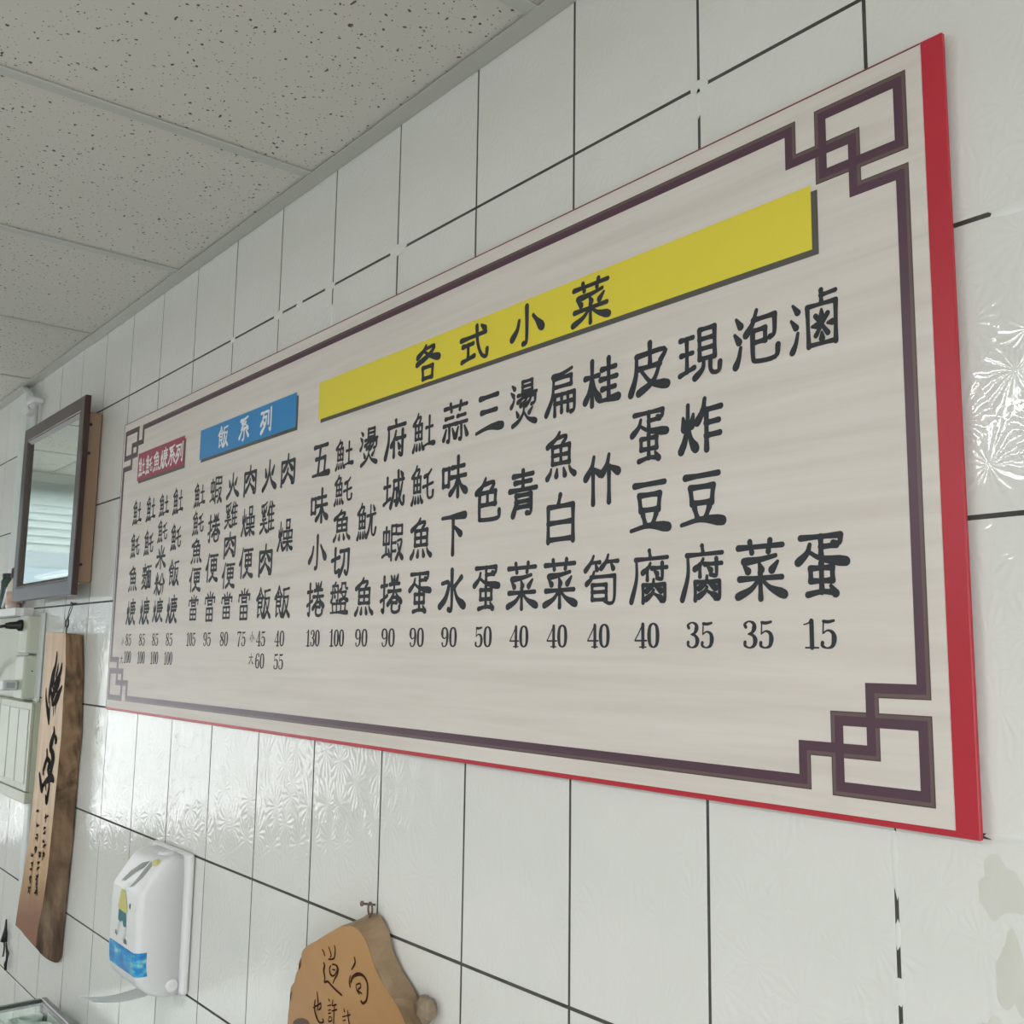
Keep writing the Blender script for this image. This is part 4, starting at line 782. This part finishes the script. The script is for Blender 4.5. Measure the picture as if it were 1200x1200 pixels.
# ================================================================= paper dispenser
dp = empty('paper_dispenser', (-1.54, 0, 1.0), 'white plastic wall paper dispenser with a blue sticker and printed figure', 'dispenser')
world_child(obj('back_plate', bx(-1.630, -1.438, -.0165, -.0015, 1.002, 1.2555, .007, 3), M['white_plastic'], dp, smooth=False))
CX0, CX1 = -1.606, -1.452
def ring_pts(z, d, r, ins, off=0):
    x0, x1 = CX0+ins-off, CX1-ins+off; y = -d-off; pts = [(x0, -.0166, z)]
    for k in range(7):
        a = math.pi+math.pi/2*k/6; pts.append((x0+r+r*math.cos(a), y+r+r*math.sin(a), z))
    for k in range(7):
        a = 1.5*math.pi+math.pi/2*k/6; pts.append((x1-r+r*math.cos(a), y+r+r*math.sin(a), z))
    pts.append((x1, -.0166, z)); return pts
LV = [(1.0065, .030, .010, .004), (1.0035, .045, .014, .001), (1.006, .060, .016, 0), (1.014, .075, .013, 0), (1.026, .088, .013, 0), (1.042, .096, .013, 0), (1.062, .0995, .013, 0), (1.10, .100, .013, 0), (1.15, .0995, .013, 0), (1.186, .0985, .013, 0), (1.190, .0978, .013, .0002), (1.195, .0952, .013, .0008),
      (1.200, .0915, .013, .001), (1.232, .0700, .013, .003), (1.237, .0662, .013, .0034), (1.243, .061, .013, .0045), (1.2485, .053, .015, .007), (1.2505, .040, .012, .012)]
bm = bmesh.new(); rr = [[bm.verts.new(p) for p in ring_pts(*l)] for l in LV]
for A, B in zip(rr, rr[1:]):
    for k in range(len(A)-1): bm.faces.new((A[k], A[k+1], B[k+1], B[k]))
bm.faces.new(rr[0][::-1]); bm.faces.new(rr[-1]); bm.faces.new([r[0] for r in rr]+[r[-1] for r in rr][::-1])
cv = world_child(obj('cover', bm, M['white_plastic'], dp, smooth=True))
world_child(obj('lock_button', tb([(CX1-.0005, -.030, 1.022), (CX1+.0035, -.030, 1.022), (CX1+.0045, -.030, 1.022)], [.0115, .0115, .009], 20), M['white_plastic'], dp))
world_child(obj('top_tab', tb([(-1.50, -.034, 1.250), (-1.50, -.034, 1.2545)], [.017, .014], 20), M['white_plastic'], dp))
def on_cover(z, u):        # point on the cover surface: u = metres along the front from its left edge, round the right corner
    lo = max([l for l in LV if l[0] <= z and l[0] >= 1.0035], key=lambda l: l[0]); hi = min([l for l in LV if l[0] > z], key=lambda l: l[0])
    f = (z-lo[0])/(hi[0]-lo[0]); d, r, ins = [lo[k]*(1-f)+hi[k]*f for k in (1, 2, 3)]
    p = ring_pts(z, d, r, ins, .0005)[7:]
    x0 = CX0+ins
    if x0+u <= p[1][0]: return (x0+u, -d-.0005, z)
    u -= p[1][0]-x0
    for a, b in zip(p[1:], p[2:]):
        L_ = math.dist(a, b)
        if u <= L_: return tuple(a[k]+(b[k]-a[k])*u/L_ for k in range(3))
        u -= L_
    return p[-1]
def decal(name, us, zs, mat):
    bm = bmesh.new(); g = [[bm.verts.new(on_cover(z, u)) for u in us] for z in zs]
    for A, B in zip(g, g[1:]):
        for k in range(len(A)-1): bm.faces.new((A[k], A[k+1], B[k+1], B[k]))
    return world_child(obj(name, bm, mat, dp))
sm_ = new_mat('blue_sticker', (.02, .22, .6), .35)
tt = nd(sm_, 'ShaderNodeTexCoord'); nn = nd(sm_, 'ShaderNodeTexNoise', Scale=28.0, Detail=3.0); mp = nd(sm_, 'ShaderNodeMapping'); mp.inputs['Scale'].default_value = (1, 1, 2.2); lk(sm_, tt.outputs['Object'], mp.inputs[0]); lk(sm_, mp.outputs[0], nn.inputs['Vector'])
lk(sm_, ramp(sm_, nn.outputs[0], [(.35, (.02, .16, .42)), (.52, (.015, .27, .66)), (.60, (.10, .45, .62)), (.68, (.45, .60, .62))]), pb(sm_).inputs['Base Color'])
decal('sticker', [.014+.006*k for k in range(27)], [1.046, 1.052, 1.058, 1.064, 1.072, 1.080, 1.088], sm_)
def blot(name, pts, mat, lift=0):
    pts = [(.072+(u-.072)*1.35, z) for u, z in pts]      # small printed shape given as (u, z) outline, laid on the cover
    cu = sum(p[0] for p in pts)/len(pts); cz_ = sum(p[1] for p in pts)/len(pts); bm = bmesh.new()
    def P3(u, z):
        x, y, zz = on_cover(z, u); return (x, y-.0002-lift, zz)
    cen = bm.verts.new(P3(cu, cz_)); mid = [bm.verts.new(P3(cu+(u-cu)*.5, cz_+(z-cz_)*.5)) for u, z in pts]; o_ = [bm.verts.new(P3(u, z)) for u, z in pts]
    n = len(pts)
    for k in range(n):
        j = (k+1) % n; bm.faces.new((o_[k], o_[j], mid[j], mid[k])); bm.faces.new((mid[k], mid[j], cen))
    bm2 = bm
    return world_child(obj(name, bm2, mat, dp))
pf = {k: new_mat('print_'+k, c, .4) for k, c in dict(green=(.09, .11, .08), yellow=(.55, .52, .16), teal=(.03, .16, .19), pale=(.62, .66, .62), dark=(.12, .13, .13)).items()}
blot('printed_leaf', [(.048, 1.197), (.056, 1.215), (.074, 1.233), (.094, 1.240), (.090, 1.228), (.074, 1.216), (.060, 1.200)], pf['green'])
blot('printed_leaf', [(.098, 1.240), (.110, 1.236), (.106, 1.215), (.094, 1.197), (.086, 1.193), (.092, 1.210), (.094, 1.226)], pf['green'])
blot('printed_flower', [(.112+.011*math.cos(a), 1.2405+.0055*math.sin(a)) for a in [k*math.pi/5 for k in range(10)]], pf['yellow'], .0001)
blot('printed_figure', [(.066, 1.199), (.080, 1.201), (.084, 1.195), (.074, 1.188), (.064, 1.191)], pf['pale'])
blot('printed_figure', [(.062, 1.186), (.078, 1.187), (.088, 1.165), (.092, 1.150), (.076, 1.145), (.060, 1.148), (.054, 1.152)], pf['yellow'])
blot('printed_figure', [(.058, 1.149), (.088, 1.147), (.092, 1.124), (.082, 1.122), (.077, 1.134), (.069, 1.127), (.058, 1.130)], pf['teal'])
blot('printed_figure', [(.060, 1.128), (.067, 1.127), (.063, 1.108), (.056, 1.104)], pf['pale'])
blot('printed_figure', [(.084, 1.122), (.092, 1.122), (.090, 1.100), (.082, 1.100)], pf['pale'])
blot('printed_figure', [(.052, 1.110), (.060, 1.107), (.058, 1.100), (.050, 1.103)], pf['dark'])
blot('printed_figure', [(.084, 1.102), (.094, 1.103), (.100, 1.095), (.086, 1.094)], pf['dark'])
blot('printed_figure', [(.098, 1.168), (.103, 1.166), (.102, 1.158), (.097, 1.160)], pf['dark'])
bm = bmesh.new(); g = []
for i in range(13):
    f = i/12; y = -.030-.125*f; row = []
    for k in range(7):
        u = k/6; row.append(bm.verts.new((-1.585+.085*u+.006*f, y, 1.0015-.008*math.sin(math.pi*f)+.004*f+.011*(u-1))))
    g.append(row)
for A, B in zip(g, g[1:]):
    for k in range(6): bm.faces.new((A[k], A[k+1], B[k+1], B[k]))
bmesh.ops.solidify(bm, geom=bm.faces[:], thickness=.0006)
tag(obj('paper_sheet', bm, M['paper'], smooth=True), 'white sheet of tissue paper hanging out below the wall dispenser', 'paper')

# ================================================================= glass display case and cord at bottom left
gc = empty('display_case', (-1.7, -.25, 0), 'glass display case with dark grey frame at bottom left corner', 'display case')
X0, X1, Y1, Y2, T0, T1 = -2.206, -1.05, -.030, -.62, .42, .813
bm = bmesh.new(); fw = .014
for x in (X0, X1-fw):
    for y in (Y2, Y1-fw): box(bm, x, x+fw, y, y+fw, T0, T1-.0145)
obj_ = world_child(obj('corner_posts', bm, M['dark_frame'], gc))
bm = bmesh.new()
for z in (T0, T1-.014):
    box(bm, X0, X1, Y1-fw, Y1, z, z+.014, .002); box(bm, X0, X1, Y2, Y2+fw, z, z+.014, .002)
    box(bm, X0, X0+fw, Y2+fw, Y1-fw, z, z+.014, .002); box(bm, X1-fw, X1, Y2+fw, Y1-fw, z, z+.014, .002)
world_child(obj('frame', bm, M['dark_frame'], gc))
for a in ((X0+fw, X1-fw, Y2+fw, Y1-fw, T1-.008, T1-.004), (X0+.009, X0+.013, Y2+fw, Y1-fw, T0+fw, T1-fw), (X1-.013, X1-.009, Y2+fw, Y1-fw, T0+fw, T1-fw), (X0+fw, X1-fw, Y2+.009, Y2+.013, T0+fw, T1-fw), (X0+fw, X1-fw, Y1-.013, Y1-.009, T0+fw, T1-fw)):
    world_child(obj('glass_pane', bx(*a), M['glass'], gc))
world_child(obj('cabinet_base', bx(X0, X1, Y2, Y1, .0, T0-.0005, .004), M['alu'], gc))
world_child(obj('bounce_panel', bx(X0+.015, X1-.015, Y2+.015, Y1-.015, .735, .742), M['pvc'], gc))  # pale panel added to brighten the case interior; the cups stand on it
for i, (x, y) in enumerate(((-2.13, -.085), (-2.055, -.085))):
    tag(obj('paper_cup', lathe([(.020, 0), (.026, .055), (.0275, .056), (.026, .0575), (.0245, .055), (.0215, .006)], 24, x, y, .7425), M['paper'], smooth=False), ('white paper cup in the far corner of the glass case', 'white paper cup further right in the glass case')[i], 'cup', 'paper cups in the glass case')
cd = empty('hanging_cord', (-2.70, -.004, .88), 'dark twisted cord hanging on the tiles left of the tall plaque foot', 'cord')
bm = bmesh.new(); tube(bm, [(-2.716, -.006, .885), (-2.716, -.006, .86), (-2.720, -.006, .84), (-2.722, -.006, .825)], [.002, .004, .007, .010], 8)
world_child(obj('tassel', bm, M['black'], cd, smooth=True))
bm = bmesh.new(); tube(bm, [(-2.722, -.006, .826), (-2.714, -.006, .812), (-2.716, -.006, .796), (-2.722, -.006, .785)], .0022, 8)
tube(bm, [(-2.700, -.006, .826), (-2.690, -.006, .812), (-2.676, -.006, .803), (-2.680, -.006, .785), (-2.690, -.006, .772), (-2.683, -.006, .757)], [.002, .0028, .004, .003, .0045, .003], 8)
world_child(obj('strand', bm, M['black'], cd, smooth=True))
